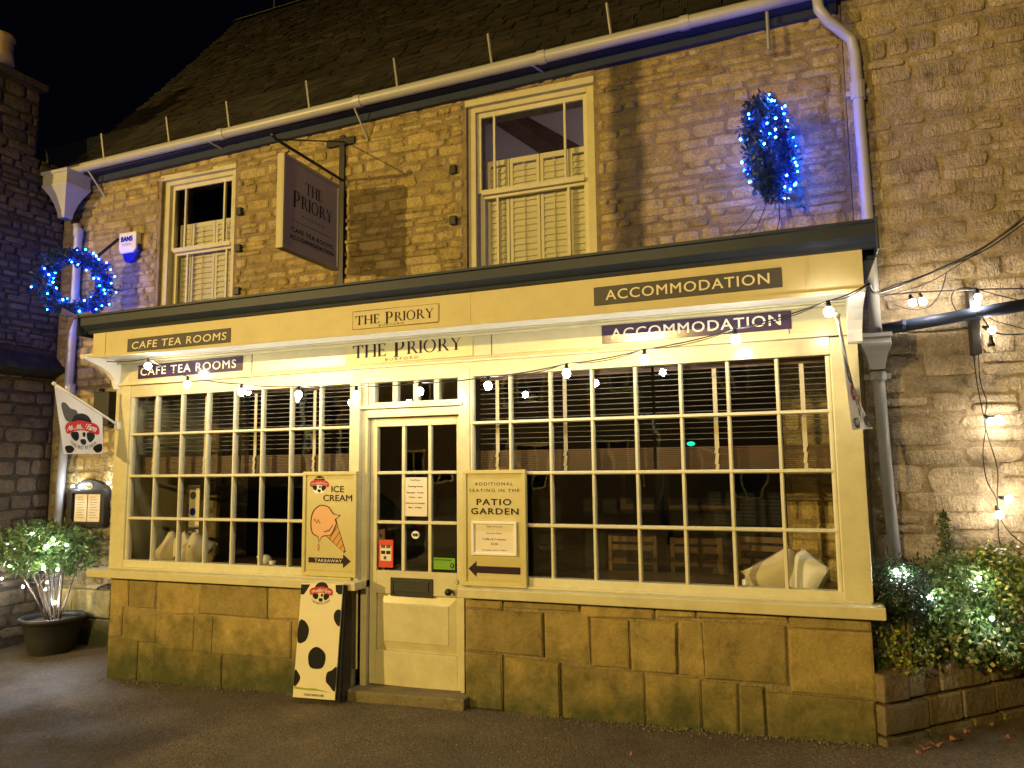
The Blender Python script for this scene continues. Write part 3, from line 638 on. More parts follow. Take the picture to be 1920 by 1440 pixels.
# bedrooms behind them
for x0, x1 in ((-7.3, -4.6), (-3.6, -.6)):
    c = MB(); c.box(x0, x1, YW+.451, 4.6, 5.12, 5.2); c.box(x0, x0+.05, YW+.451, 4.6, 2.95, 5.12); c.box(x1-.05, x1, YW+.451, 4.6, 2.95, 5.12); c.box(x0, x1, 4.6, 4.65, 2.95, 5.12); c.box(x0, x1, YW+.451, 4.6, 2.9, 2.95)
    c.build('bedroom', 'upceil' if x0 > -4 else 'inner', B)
c = MB(); c.add([(-2.62, 1.46, 5.02), (-1.75, 3.9, 4.75), (-1.55, 3.9, 4.75), (-2.40, 1.46, 5.02), (-2.62, 1.46, 5.13), (-1.75, 3.9, 5.13), (-1.55, 3.9, 5.13), (-2.40, 1.46, 5.13)],
                [(0, 1, 2, 3), (0, 4, 5, 1), (3, 2, 6, 7), (0, 3, 7, 4)]); c.build('ceiling_beam', 'beamwood', B)
# iron hinge pins beside the windows
for px_, py_ in ((853, 320), (853, 415), (453, 398), (451, 467), (449, 547)):
    q = at(px_, py_, YW); MB().box(q.x-.035, q.x+.03, YW-.05, YW-.001, q.z-.04, q.z+.04).build('shutter_hinge', 'black', B, bevel=.008)

# dark strip under the gutter, roof --------------------------------------------------
X0, X1 = -7.74, .44
c = MB(); c.box(X0, X1, YW-.06, YW-.004, EAVE(X0)-.085, EAVE(X0)-.015, EAVE(X1)-.085, EAVE(X1)-.015); c.build('eaves_strip', 'navy', B)
c = MB(); c.box(X0, X1, YW-.16, YW+.02, EAVE(X0)-.014, EAVE(X0)+.01, EAVE(X1)-.014, EAVE(X1)+.01); c.build('eaves_soffit', 'inner', B)
SL = 3.38/2.70; ang = math.atan(SL)
def roofp(x, s_): return Vector((x, .80+s_*math.cos(ang), EAVE(x)+.05+s_*math.sin(ang)))
LEN = 2.72/math.cos(ang)
c = MB(); vs = []
for s_, n_ in ((0, 0), (LEN, 0), (LEN+.06, 0)):
    for x in (-7.60, X1+.3): vs.append(roofp(x, s_)-Vector((0, 0, .05)))
c.add(vs, [(0, 1, 3, 2), (2, 3, 5, 4)])
b_ = [roofp(-7.60, 0)-Vector((0, 0, .05)), roofp(-7.60, LEN)-Vector((0, 0, .05))]
c.add([b_[0], b_[1], (b_[1].x, b_[1].y+3.0, b_[0].z)], [(0, 1, 2)])
RF = c.build('roof', 'inner', B)
r_ = random.Random(9); sb = []
for i in range(4):
    v = [(-.5, 0, 0), (.5, 0, 0), (.5, 1, 0), (-.5, 1, 0), (-.5+r_.uniform(0, .06), r_.uniform(-.06, .03), 1), (.5-r_.uniform(0, .06), r_.uniform(-.06, .03), 1), (.5, 1, .5), (-.5, 1, .5)]
    f = [(0, 1, 5, 4), (1, 2, 6, 5), (2, 3, 7, 6), (3, 0, 4, 7), (4, 5, 6, 7)]
    me = bpy.data.meshes.new('slate'); me.from_pydata(v, [], f); me.update(); me.materials.append(M['slate']); sb.append((v, f, me))
mass = MB(); cnt = 0; s_ = -.03; row = 0
while s_ < LEN:
    gauge = .17-.0022*row; x = -7.62 + r_.uniform(-.02, .02)
    while x < X1+.2:
        wd = r_.uniform(.16, .34)*(1-.006*row); v, f, me = r_.choice(sb); p = roofp(x+wd/2, s_+r_.uniform(-.012, .012)); tilt = ang-.10+r_.uniform(-.03, .03); th = r_.uniform(.014, .026)
        sag = -.05*math.sin(math.pi*min(1, s_/LEN)); p.z += sag
        if cnt < 300 and x < X1:
            o = place(me, 'slate', RF, p, (tilt, .028*-1, r_.uniform(-.02, .02)), (wd-.006, gauge*1.7, th)); cnt += 1
        else:
            R = Matrix.Rotation(r_.uniform(-.02, .02), 3, 'Z') @ Matrix.Rotation(-.028, 3, 'Y') @ Matrix.Rotation(tilt, 3, 'X')
            mass.add([p+R @ Vector((a*(wd-.006), b*gauge*1.7, c_*th)) for a, b, c_ in v], f)
        x += wd
    s_ += gauge; row += 1
tag(mass.build('roof_slates', 'slate', RF), kind='stuff')
c = MB(); q0 = roofp(-7.66, LEN+.02); q1 = roofp(X1+.2, LEN+.02); x = -7.64
while x < X1:
    a = roofp(x, LEN); b = roofp(x+.44, LEN)
    MB().add([a+Vector((0, -.10, -.06)), b+Vector((0, -.10, -.06)), b+Vector((0, .02, .05)), a+Vector((0, .02, .05)), a+Vector((0, .14, -.06)), b+Vector((0, .14, -.06))], [(0, 1, 2, 3), (3, 2, 5, 4), (0, 3, 4), (1, 5, 2)]).build('ridge_tile', 'tmortar', RF)
    x += .45
q = roofp(-6.95, LEN); MB().tube([q, q+Vector((0, 0, .9))], .008, 6).build('aerial', 'steel', RF)

# rainwater goods ----------------------------------------------------
GZ = lambda x: 5.045+.0255*(x+7.6)
gt = MB(); pts = [(x, .80, GZ(x)) for x in [-7.60+i*.5 for i in range(16)]+[.30]]
pts[-1] = (.30, .80, GZ(.30)); gt.tube(pts, .052, 14); G = gt.build('gutter', 'greypaint', B, smooth=True)
for px_ in (418, 672, 1018, 1290):
    x = at(px_, 200, .80).x; MB().tube([(x-.035, .80, GZ(x)), (x+.035, .80, GZ(x))], .059, 14).build('gutter_joint', 'greypaint', G)
for (ax, ay), (bx, by) in (((165, 330), (198, 371)), ((392, 272), (424, 283)), ((664, 208), (690, 262)), ((998, 118), (1024, 140))):
    a = at(ax, ay, .80); b = at(bx, by, YW-.01); a.z = GZ(a.x)-.05; MB().tube([a, b], .009, 6).build('gutter_bracket', 'greypaint', G)
dp = MB(); e = at(1600, 60, .93)
dp.tube([(.30, .80, GZ(.3)), (.31, .80, 5.10), (.36, .82, 5.02), (.46, .90, 4.95), (.53, .93, 4.88), (.548, .93, 4.76), (.552, .93, 4.2), (.562, .93, 3.46), (.567, .93, 2.55)], .040, 14)
R1 = dp.build('downpipe', 'greypaint', B, smooth=True)
zj = at(1610, 170, .93).z; MB().tube([(.55, .93, zj-.07), (.55, .93, zj+.07)], .052, 14).build('pipe_socket', 'greypaint', R1)
MB().box(.47, .64, .955, .985, zj-.02, zj+.02).build('pipe_clip', 'greypaint', R1, bevel=.006)
def hopper(name, x, y, ztop, w0, w1, d0, d1, hrect, htap, parent, mat='greypaint'):
    c = MB()
    def ring(z, w_, d_): return [(x-w_/2, y-d_/2, z), (x+w_/2, y-d_/2, z), (x+w_/2, y+d_/2, z), (x-w_/2, y+d_/2, z)]
    rs = [ring(ztop+.012, w0*1.10, d0*1.10), ring(ztop-.02, w0*1.10, d0*1.10), ring(ztop-.022, w0, d0), ring(ztop-hrect, w0, d0), ring(ztop-hrect-.005, w0*1.04, d0*1.04), ring(ztop-hrect-.025, w0*1.02, d0*1.02)]
    for t in (.25, .5, .75, 1.0): q_ = (1-t)**1.7; rs.append(ring(ztop-hrect-.025-htap*t, w1+(w0-w1)*q_, d1+(d0-d1)*q_))
    vs = [p for r in rs for p in r]; c.add(vs, [(i*4+k, i*4+(k+1) % 4, i*4+4+(k+1) % 4, i*4+4+k) for i in range(len(rs)-1) for k in range(4)]+[(0, 1, 2, 3)])
    return c.build(name, mat, parent, bevel=.004)
hopper('rain_hopper', .555, .90, 2.60, .19, .10, .15, .10, .055, .17, B)
dp2 = MB(); dp2.tube([(.560, .93, 2.40), (.566, .93, 2.2), (.575, .92, 1.6), (.597, .92, .95), (.61, .92, .30)], .040, 14); R2 = dp2.build('downpipe', 'greypaint', B, smooth=True)
MB().tube([(.561, .93, 2.28), (.562, .93, 2.34)], .055, 14).build('pipe_socket', 'greypaint', R2); MB().box(.47, .65, .955, .985, 2.29, 2.33).build('pipe_clip', 'greypaint', R2, bevel=.006)
hopper('rain_hopper', -7.52, .80, 4.99, .37, .10, .30, .10, .13, .34, B)
dp3 = MB(); dp3.tube([(-7.47, .90, 4.46), (-7.455, .92, 4.38), (-7.46, .92, 3.4), (-7.48, .92, 2.6), (-7.52, .92, 1.6), (-7.56, .92, -.05)], .045, 14); R3 = dp3.build('downpipe', 'greypaint', B, smooth=True)
for z in (4.36, 2.60): MB().tube([(-7.46, .92, z-.05), (-7.46, .92, z+.05)], .056, 14).build('pipe_socket', 'greypaint', R3)

# guard netting above the gutter
ng = thing('roof_netting', (-3.5, .80, 5.2), 'dark mesh netting on thin upright posts above the cream gutter', 'netting')
pxs = [(90, 325), (195, 300), (317, 275), (430, 240), (580, 207), (745, 163), (922, 115), (1145, 55), (1437, 0)]
for px_, py_ in pxs:
    x = at(px_, py_, .83).x
    if px_ == 1437: MB().tube([(x, .84, GZ(x)-.36), (x, .83, GZ(x)+.50)], .014, 8).build('post', 'steel', ng)
    else: MB().tube([(x+.01, .84, GZ(x)-.02), (x-.02, .80, GZ(x)+.34)], .014, 8).build('post', 'steel', ng)
nt_ = MB(); x = -7.86
def thin(a, b, r=.0011):
    a = Vector(a); b = Vector(b); d = (b-a).normalized(); s_ = d.cross(Vector((0, -1, .2))).normalized()*r; return [a-s_, a+s_, b+s_, b-s_]
while x < .35:
    nt_.add(thin((x, .835, GZ(x)+.04), (x, .80+.01*math.sin(x*3), GZ(x)+.33)), [(0, 1, 2, 3)]); x += .022
for k_ in range(14):
    zz = .04+k_*.022; xx = -7.86
    while xx < .3: nt_.add(thin((xx, .835-.0025*k_, GZ(xx)+zz+.004*math.sin(xx*5)), (xx+.4, .835-.0025*k_, GZ(xx+.4)+zz+.004*math.sin((xx+.4)*5))), [(0, 1, 2, 3)]); xx += .4
tag(nt_.build('net', 'blackplastic', ng), kind='stuff')

# ================================================================== THE WALL ON THE RIGHT
RW = thing('boundary_wall', (2, YW, 0), 'tall pale stone wall to the right of the grey downpipe', 'wall')
c = MB(); c.box(.475, 6.5, YW-.006, YW+.5, -.3, 6.6); RWm = c.build('wall', 'tmortar', RW)
r_ = random.Random(21)
it = courses(.49, 3.2, .3, 2.75, .10, .22, .20, .62, (), .008, wav=.03, gap=.008, r_=r_)+courses(.49, 3.2, 2.75, 6.3, .06, .17, .12, .48, (), .010, wav=.03, gap=.010, r_=r_)
lay_stones(it, RWm, 'stone', 'tooled', lambda u, z: (u, YW-.004, z), 0, (.012, .030), 300, massname='small_stones', r_=r_)

# ================================================================== THE DARK NEIGHBOUR ON THE LEFT
NB = thing('neighbour_building', (-9, 1.2, 0), 'dark unlit stone building with a chimney stack at the left', 'building')
NX = -7.80
c = MB(); c.add([(NX, .05, -.4), (NX, 3.2, -.4), (NX, 3.2, 2.6), (NX, .94, 4.50), (NX, .65, 5.05), (NX, .05, 5.05), (NX-5, .05, -.4), (NX-5, 3.2, -.4), (NX-5, 3.2, 2.6), (NX-5, .94, 4.5), (NX-5, .65, 5.05), (NX-5, .05, 5.05)],
               [(0, 1, 2, 3, 4, 5), (6, 11, 10, 9, 8, 7), (0, 5, 11, 6), (5, 4, 10, 11), (4, 3, 9, 10), (3, 2, 8, 9), (2, 1, 7, 8)])
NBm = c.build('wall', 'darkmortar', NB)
r_ = random.Random(31)
it = [q for q in courses(.06, 1.0, 3.02, 5.2, .045, .11, .08, .28, (), 0, wav=.02, r_=r_)]+courses(.06, 1.0, -.05, 2.72, .10, .19, .16, .40, (), 0, r_=r_)
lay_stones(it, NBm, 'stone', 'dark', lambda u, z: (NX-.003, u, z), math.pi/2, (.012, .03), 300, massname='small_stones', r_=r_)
c = MB(); c.box(NX-.9, NX-.012, -.5, .635, 5.05, 5.98); CH = c.build('chimney', 'darkmortar', NB)
it = courses(-.45, .63, 5.06, 5.96, .09, .15, .15, .34, (), 0, r_=r_)
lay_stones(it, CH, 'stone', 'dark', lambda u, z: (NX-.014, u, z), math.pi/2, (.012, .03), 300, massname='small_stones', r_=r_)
c = MB(); c.box(NX-.95, NX+.05, -.56, .70, 5.98, 6.05); c.build('chimney_cap', 'dark', NB, bevel=.01)
q = at(4, 100, .15); c = MB(); c.lathe((q.x-.02, .15, 6.05), [(.13, 0), (.115, .12), (.11, .24), (.13, .26), (.13, .30), (.09, .32)], 18); c.build('chimney_pot', 'terracotta', NB, smooth=True)
r2 = random.Random(8)
PR = MB(); PR.add([(NX, -.6, 3.02), (NX, 1.0, 2.98), (NX+.17, 1.0, 2.80), (NX+.17, -.6, 2.84), (NX, -.6, 2.76), (NX, 1.0, 2.74)], [(0, 1, 2, 3), (3, 2, 5, 4), (0, 3, 4), (1, 5, 2)]); PRo = PR.build('pent_roof', 'slate', NB)
for k_ in range(4):
    y_ = -.1
    while y_ < .98:
        wd = r2.uniform(.14, .24); t = k_/4
        MB().obox((NX+.16-.15*t, y_+wd/2, 2.825+.155*t), (0, 1, 0), (-.7, 0, .7), (.7, 0, .7), wd-.008, .075, .016).build('slate', 'slate', PRo); y_ += wd
blk = [(.05, .20, 0, .45), (.05, .26, .45, .9), (.05, .20, .9, 1.4), (.05, .25, 1.4, 1.85), (.05, .2, 1.85, 2.3), (.05, .25, 2.3, 2.72)]
for y0, y1, z0, z1 in blk: MB().box(NX-.01, NX+.035, y0+.004, y1, z0+.004, z1-.004).build('quoin', 'dressed', NB, bevel=.008)

# ================================================================== LAMPS OF THE STREET (behind the photographer)
def street_lamp(x, y, h, tx, ty, label, power, spread=2.5):
    z0 = ground_z(x); t = thing('street_lamp', (x, y, z0), label, 'street lamp', 'street lamps across the road')
    d = Vector((tx-x, ty-y, 0)).normalized()
    MB().tube([(x, y, z0), (x, y, z0+.9), (x, y, z0+.92), (x, y, h-.3)], [.09, .085, .055, .04], 12).build('pole', 'navy', t, smooth=True)
    a = Vector((x, y, h-.3)); MB().tube([a, a+Vector((0, 0, .25))+d*.1, a+Vector((0, 0, .38))+d*.45], .025, 8).build('arm', 'navy', t, smooth=True)
    c = Vector((x, y, h))+d*.62
    MB().obox(c+Vector((0, 0, .07)), d, d.cross(Vector((0, 0, 1))), (0, 0, 1), 1.0, .70, .08).build('lamp_hood', 'navy', t, bevel=.02)  # unseen broad hood, shaped to keep the lamp light off the roof
    MB().obox(c+Vector((0, 0, .005)), d, d.cross(Vector((0, 0, 1))), (0, 0, 1), .40, .18, .05).build('lamp_glass', 'lens', t, bevel=.02)
    ld = bpy.data.lights.new('lamp_light', 'POINT'); ld.energy = power; ld.color = SODIUM; ld.shadow_soft_size = .04
    lo = bpy.data.objects.new('lamp_light', ld); COL.objects.link(lo); lo.parent = t; p = c+Vector((0, 0, -.06)); lo.location = p-world_of(t)
street_lamp(-14.3, -15.4, 5.06, -4.0, 0, 'sodium street lamp on a dark pole further along the opposite pavement', STREET1)
street_lamp(-3.1, -12.2, 4.66, -2.6, 0, 'sodium street lamp on a dark pole facing the shop door', STREET2)

# a row of houses across the road, seen only in the panes
OB = thing('terraced_house', (-6, -24, 0), 'plain stone terrace across the road with small dark windows', 'house')
MB().box(-26, 14, -30, -24, -1, 6.2).build('wall', 'dark', OB)
c = MB(); c.add([(-26.3, -23.7, 6.1), (14.3, -23.7, 6.1), (14.3, -27, 9), (-26.3, -27, 9), (-26.3, -30.3, 6.1), (14.3, -30.3, 6.1)], [(0, 1, 2, 3), (3, 2, 5, 4), (0, 3, 4), (1, 5, 2)]); c.build('roof', 'slate', OB)
for i in range(9):
    for z in (1.0, 3.9):
        x = -24+i*4.2; wq = MB(); wq.box(x, x+1.3, -24.0, -23.96, z, z+1.5); wo = wq.build('window', 'cream', OB)
        for k_ in (0, 1): MB().box(x+.08+k_*.6, x+.62+k_*.6, -23.96, -23.95, z+.08, z+1.42).build('pane', 'carglass', wo)

# parked car whose shadow falls over the tarmac
def car(x0, x1, y0, y1, label, hs=.86):
    zb = ground_z((x0+x1)/2); t = thing('parked_car', ((x0+x1)/2, (y0+y1)/2, zb), label, 'car'); L_ = x1-x0; ym = (y0+y1)/2
    low = [(0, .38), (.02, .72), (.10, .86), (.26, .98), (.97, 1.02), (1.0, .85), (1.0, .42), (.97, .30), (.90, .28), (.86, .52), (.80, .60), (.74, .52), (.70, .28), (.28, .28), (.24, .52), (.18, .60), (.12, .52), (.08, .28), (.01, .30)]
    c = MB(); pts = [(x0+a*L_, zb+z) for a, z in low]; c.slab(pts, (0, y1, 0), (1, 0, 0), (0, 0, 1), (y1-y0)); c.build('body', 'carpaint', t, bevel=.05)
    cab = [(.26, .96, .04), (.40, 1.56, .20), (.50, 1.66, .22), (.88, 1.64, .22), (.98, 1.0, .05)]
    v = [(x0+a*L_, y0+i_, zb+z) for a, z, i_ in cab]+[(x0+a*L_, y1-i_, zb+z) for a, z, i_ in cab]
    v = [(p[0], p[1], zb+(p[2]-zb)*(hs if p[2]-zb > 1.2 else 1)) for p in v]
    MB().add(v, [(0, 1, 2, 3, 4), (9, 8, 7, 6, 5)]+[(i, (i+1) % 5, 5+(i+1) % 5, 5+i) for i in range(5)]).build('cabin', 'carpaint', t, bevel=.03)
    MB().add([(x0+.275*L_, y0+.14, zb+1.0), (x0+.395*L_, y0+.26, zb+1.50*hs), (x0+.395*L_, y1-.26, zb+1.50*hs), (x0+.275*L_, y1-.14, zb+1.0)], [(0, 1, 2, 3)]).build('windscreen', 'carglass', t).location += Vector((-.03, 0, .03))
    for sd, yy in ((-1, y0), (1, y1)):
        for a, b in ((.32, .60), (.62, .90)):
            MB().add([(x0+a*L_, yy-sd*.045, zb+1.03), (x0+b*L_, yy-sd*.045, zb+1.03), (x0+(b-.02)*L_, yy-sd*.20, zb+1.50*hs), (x0+(a+(.10 if a < .5 else 0))*L_, yy-sd*.20, zb+1.50*hs)], [(0, 1, 2, 3)]).build('side_window', 'carglass', t).location += Vector((0, sd*.02, 0))
    for a in (.18, .80):
        for yy in (y0+.12, y1-.12):
            cx = x0+a*L_; wl = MB(); wl.tube([(cx, yy-.11, zb+.33), (cx, yy+.11, zb+.33)], .33, 22); wo = wl.build('wheel', 'rubber', t); MB().tube([(cx, yy-.115, zb+.33), (cx, yy+.115, zb+.33)], .20, 12).build('rim', 'chrome', wo)
    for yy in (y0+.28, y1-.28):
        MB().ball((x0+.04*L_, yy, zb+.70), .10, 10, 6).build('headlight', 'chrome', t, smooth=True); MB().box(x1-.03, x1+.012, yy-.1, yy+.1, zb+.72, zb+.95).build('tail_light', 'redcard', t, bevel=.01)
car(-10.5, -6.0, -6.15, -4.40, 'grey parked car standing at the kerb beside the photographer')

# ================================================================== SIGNS
X_, Z_, Yn = Vector((1, 0, 0)), Vector((0, 0, 1)), Vector((0, -1, 0))
def board(name, x0, x1, z0, z1, y, th, mat, label, cat='sign', group=None, rise=.012, bevel=.002, frame=None):
    t = thing(name, (x0, y, z0), label, cat, group)
    MB().box(x0, x1, y-th, y, z0, z1, z0+rise*(x1-x0), z1+rise*(x1-x0)).build('panel', mat, t, bevel=bevel)
    return t
def letters(t, body, x0, x1, z0, z1, y, mat, rise=.012, shear=0, spacing=1.0, bold=0.0, name='lettering'):
    mb = MB(); put_text(mb, body, (0, y, 0), (1, 0, rise), Z_, x0, x1, z0-rise*x0, z1-rise*x0, spacing, bold, shear); mb.build(name, mat, t)
def serif(t, words_, x0, x1, z0, h, y, mat, rise=.012):
    mb = MB(); put_serif(mb, words_, (0, y, 0), (1, 0, rise), Z_, x0, x1, z0-rise*x0, h); mb.build('lettering', mat, t)
PW = [('THE', 'flat'), (' ', ''), ('PRIORY', 'cap')]
yu, yl = -.402, .0
t = board('name_sign', -5.155, -4.09, 2.668, 2.782, yu, .004, 'grey', 'grey CAFE TEA ROOMS sign with slanted letters on the upper board')
letters(t, 'CAFE TEA ROOMS', -5.105, -4.13, 2.692, 2.752, yu-.004, 'letter', shear=.12, spacing=1.12, bold=.006)
t = board('name_sign', -2.985, -2.283, 2.692, 2.822, yu, .003, 'pelmet', 'small outlined THE PRIORY sign in the middle of the upper board')
c = MB()
for a, b, e_, f_ in ((-2.98, -2.288, 2.694, 2.696), (-2.98, -2.288, 2.826, 2.828), (-2.98, -2.978, 2.694, 2.826), (-2.29, -2.288, 2.70, 2.83)): c.box(a, b, yu-.0045, yu-.003, e_, f_)
c.build('border', 'faded', t); serif(t, PW, -2.958, -2.32, 2.725, .066, yu-.003, 'ink')
letters(t, 'BURFORD', -2.76, -2.56, 2.702, 2.717, yu-.003, 'faded', spacing=1.5)
t = board('name_sign', -1.178, -.040, 2.712, 2.832, yu, .004, 'grey', 'grey ACCOMMODATION sign on the upper board')
letters(t, 'ACCOMMODATION', -1.10, -.11, 2.742, 2.806, yu-.004, 'letter', spacing=1.12, bold=.006)
t = board('name_sign', -5.463, -4.310, 2.505, 2.628, yl, .006, 'purple', 'dark plum CAFE TEA ROOMS sign under the ledge beside bright bulbs')
letters(t, 'CAFE TEA ROOMS', -5.43, -4.375, 2.532, 2.603, yl-.006, 'letter', spacing=1.15, bold=.006)
t = board('name_sign', -3.30, -2.205, 2.497, 2.664, yl, .008, 'board', 'large cream THE PRIORY sign above the shop door', bevel=.002)
serif(t, PW, -3.235, -2.285, 2.549, .100, yl-.008, 'ink')
letters_done = 1
letters(t, 'BURFORD', -2.94, -2.655, 2.512, 2.534, yl-.008, 'faded', spacing=1.5, bold=.006)
t = board('name_sign', -1.231, .0, 2.527, 2.655, yl, .006, 'purple', 'dark plum ACCOMMODATION sign under the ledge above the right window')
letters(t, 'ACCOMMODATION', -1.165, -.065, 2.557, 2.627, yl-.006, 'letter', spacing=1.12, bold=.006)

# hanging sign on its iron bracket
t = thing('hanging_sign', (-4.0, .95, 3.5), 'dark faced hanging board reading THE PRIORY on a black iron bracket', 'sign')
HX = -4.0; c = MB(); c.box(HX-.03, HX+.03, .03, .86, 3.545, 4.375, None, None); c.build('panel', 'swing', t, bevel=.004)
c = MB()
for a, b, e_, f_ in ((.03, .86, 3.545, 3.575), (.03, .86, 4.345, 4.375), (.03, .055, 3.575, 4.345), (.835, .86, 3.575, 4.345)): c.box(HX+.0301, HX+.042, a, b, e_, f_)
c.build('frame', 'swing', t, bevel=.003)
Yp = Vector((0, 1, 0)); O = (HX+.0305, 0, 0)
c = MB(); put_serif(c, [('THE', 'flat')], O, Yp, Z_, .34, .60, 4.115, .105); c.build('lettering', 'ink', t); c = MB(); put_serif(c, [('PRIORY', 'cap')], O, Yp, Z_, .17, .76, 3.965, .115); c.build('lettering', 'ink', t)
c = MB(); put_text(c, 'BURFORD', O, Yp, Z_, .30, .63, 3.885, 3.908, 1.6); c.build('lettering', 'faded', t)
c = MB(); c.poly([(.16, 3.824), (.76, 3.824), (.76, 3.829), (.16, 3.829)], O, Yp, Z_, .002); c.build('rule', 'faded', t)
c = MB(); put_text(c, 'CAFE TEA ROOMS', O, Yp, Z_, .16, .77, 3.725, 3.765, 1.15, .01); c.build('lettering', 'ink', t); c = MB(); put_text(c, 'ACCOMMODATION', O, Yp, Z_, .14, .78, 3.66, 3.70, 1.12, .01); c.build('lettering', 'ink', t)
c = MB(); c.box(HX-.045, HX-.015+.03, .965, .995, 3.44, 4.93); c.box(HX-.19, HX+.13, .955, .985, 4.83, 4.90); c.build('wall_strap', 'black', t, bevel=.003)
c = MB(); c.tube([(HX, .98, 4.47), (HX, -.03, 4.47), (HX, -.07, 4.49)], .014, 8); c.tube([(HX, -.03, 4.47), (HX+.01, .97, 4.86)], .007, 6); c.ball((HX, -.075, 4.49), .024, 8, 6); c.build('arm', 'black', t)
for y in (.12, .77): MB().tube([(HX, y, 4.46), (HX+.012, y+.01, 4.43), (HX-.008, y, 4.41), (HX, y, 4.372)], .007, 6).build('hook', 'black', t)

# framed board by the door on the left: ice cream
def framed(name, px0, px1, py0, py1, label, y=-.035):
    a = at(px0, (py0+py1)/2, y).x; b = at(px1, (py0+py1)/2, y).x; z1 = at((px0+px1)/2, py0, y).z; z0 = at((px0+px1)/2, py1, y).z
    t = thing(name, (a, y, z0), label, 'sign')
    MB().box(a, b, y, -.008, z0, z1).build('panel', 'board', t, bevel=.002)
    for p in ((a, b, z0, z0+.028), (a, b, z1-.028, z1), (a, a+.028, z0+.028, z1-.028), (b-.028, b, z0+.028, z1-.028)):
        MB().box(p[0], p[1], y-.012, y, p[2], p[3]).build('frame', 'board', t, bevel=.004)
    for p in ((a+.05, b-.05, z0+.050, z0+.054), (a+.05, b-.05, z1-.054, z1-.050)): MB().box(p[0], p[1], y-.003, y, p[2], p[3]).build('bead', 'board', t)
    return t, a, b, z0, z1, y
t, a, b, z0, z1, y = framed('ice_cream_sign', 568, 669, 884, 1081, 'framed cream ICE CREAM TAKEAWAY board at the left of the door')
def U(u): return a+(b-a)*u
def V(v): return z0+(z1-z0)*v
def blob(pts, n=3, k=1.0):
    """closed smooth outline through points"""
    out = []; m_ = len(pts)
    for i in range(m_):
        p0, p1, p2, p3 = pts[i-1], pts[i], pts[(i+1) % m_], pts[(i+2) % m_]
        for s_ in range(n):
            q = s_/n; out.append(tuple(.5*(2*p1[j]+(-p0[j]+p2[j])*q+(2*p0[j]-5*p1[j]+4*p2[j]-p3[j])*q*q+(-p0[j]+3*p1[j]-3*p2[j]+p3[j])*q**3) for j in (0, 1)))
    return out
BAN = blob([(-.5, .12), (-.42, .24), (-.22, .28), (0, .31), (.22, .27), (.42, .22), (.5, .10), (.46, -.02), (.25, .03), (0, .08), (-.25, .05), (-.45, -.01)])
TOPP = blob([(-.28, .24), (-.2, .40), (0, .47), (.2, .41), (.28, .24), (0, .28)])
EL = blob([(-.34, .02), (-.14, .04), (-.12, -.10), (-.22, -.17), (-.34, -.08)]); ER = blob([(.14, .03), (.34, .01), (.34, -.10), (.20, -.20), (.12, -.10)])
SP1 = blob([(.0, .02), (.08, .03), (.07, -.06), (.01, -.07)]); SP2 = blob([(-.07, -.13), (.06, -.13), (.08, -.22), (0, -.26), (-.08, -.21)])
def brand(t, mapf, sc, cx, cz, lab='Marshfield Farm', caption=True, back=False):
    """the farm's printed badge: patches, red banner, white script"""
    def P(p, l): return mapf(cx+p[0]*sc, cz+p[1]*sc, l)
    if back: MB().add([P(p, .001) for p in blob([(-.3, .1), (.3, .1), (.36, -.1), (.2, -.28), (-.2, -.28), (-.36, -.1)])], [tuple(range(18))]).build('badge', 'white', t)
    for pl_ in (TOPP, EL, ER, SP1, SP2): MB().add([P(p, .002) for p in pl_], [tuple(range(len(pl_)))]).build('patch', 'jet', t)
    MB().add([P(p, .003) for p in BAN], [tuple(range(len(BAN)))]).build('banner', 'red', t)
    vs, fs = text2d(lab, .95, 0.0); ax = min(v[0] for v in vs); bx = max(v[0] for v in vs); ay = min(v[1] for v in vs); by = max(v[1] for v in vs)
    def m2(v): 
        u_ = (v[0]-ax)/(bx-ax)-.5; w_ = (v[1]-ay)/(by-ay); return P((u_*.84+.10*(w_-.5), .075+w_*.13-.25*u_*u_+.03), .004)
    lm = MB()
    for k_ in (-1, 1): lm.add([m2((v[0]+.022*k_, v[1])) for v in vs], fs)
    lm.build('lettering', 'white', t)
    if caption:
        vs, fs = text2d('THE BEST BY FARM', 1.1, .0); ax = min(v[0] for v in vs); bx = max(v[0] for v in vs); by = max(v[1] for v in vs)
        MB().add([P((((v[0]-ax)/(bx-ax)-.5)*.76, -.36+v[1]/by*.08+.45*(((v[0]-ax)/(bx-ax)-.5)**2)), .002) for v in vs], fs).build('lettering', 'jet', t)
wd = b-a; mp = lambda x, z, l: Vector((x, y-l, z))
brand(t, mp, wd*.36, U(.30), V(.855), caption=False, back=True)
letters(t, 'ICE', U(.53), U(.76), V(.80), V(.86), y, 'ink', bold=.010, rise=0); letters(t, 'CREAM', U(.38), U(.91), V(.715), V(.775), y, 'ink', bold=.010, rise=0)
def flatshape(t, pts, name, mat, l): MB().add([mp(U(u_), V(v_), l) for u_, v_ in pts], [tuple(range(len(pts)))]).build(name, mat, t)
def grow(pts, d):
    cx = sum(p[0] for p in pts)/len(pts); cy_ = sum(p[1] for p in pts)/len(pts)
    return [(cx+(p[0]-cx)*(1+d), cy_+(p[1]-cy_)*(1+d*.6)) for p in pts]
coneP = [(.44, .39), (.62, .54), (.79, .25), (.76, .235)]
scoop = blob([(.17, .50), (.20, .60), (.32, .665), (.47, .655), (.57, .59), (.68, .575), (.60, .54), (.62, .50), (.53, .40), (.44, .39), (.36, .375), (.32, .33), (.30, .375), (.20, .41)], 4)
flatshape(t, grow(coneP, .14), 'outline', 'brown', .001); flatshape(t, coneP, 'ice_cream_cone', 'cone', .002)
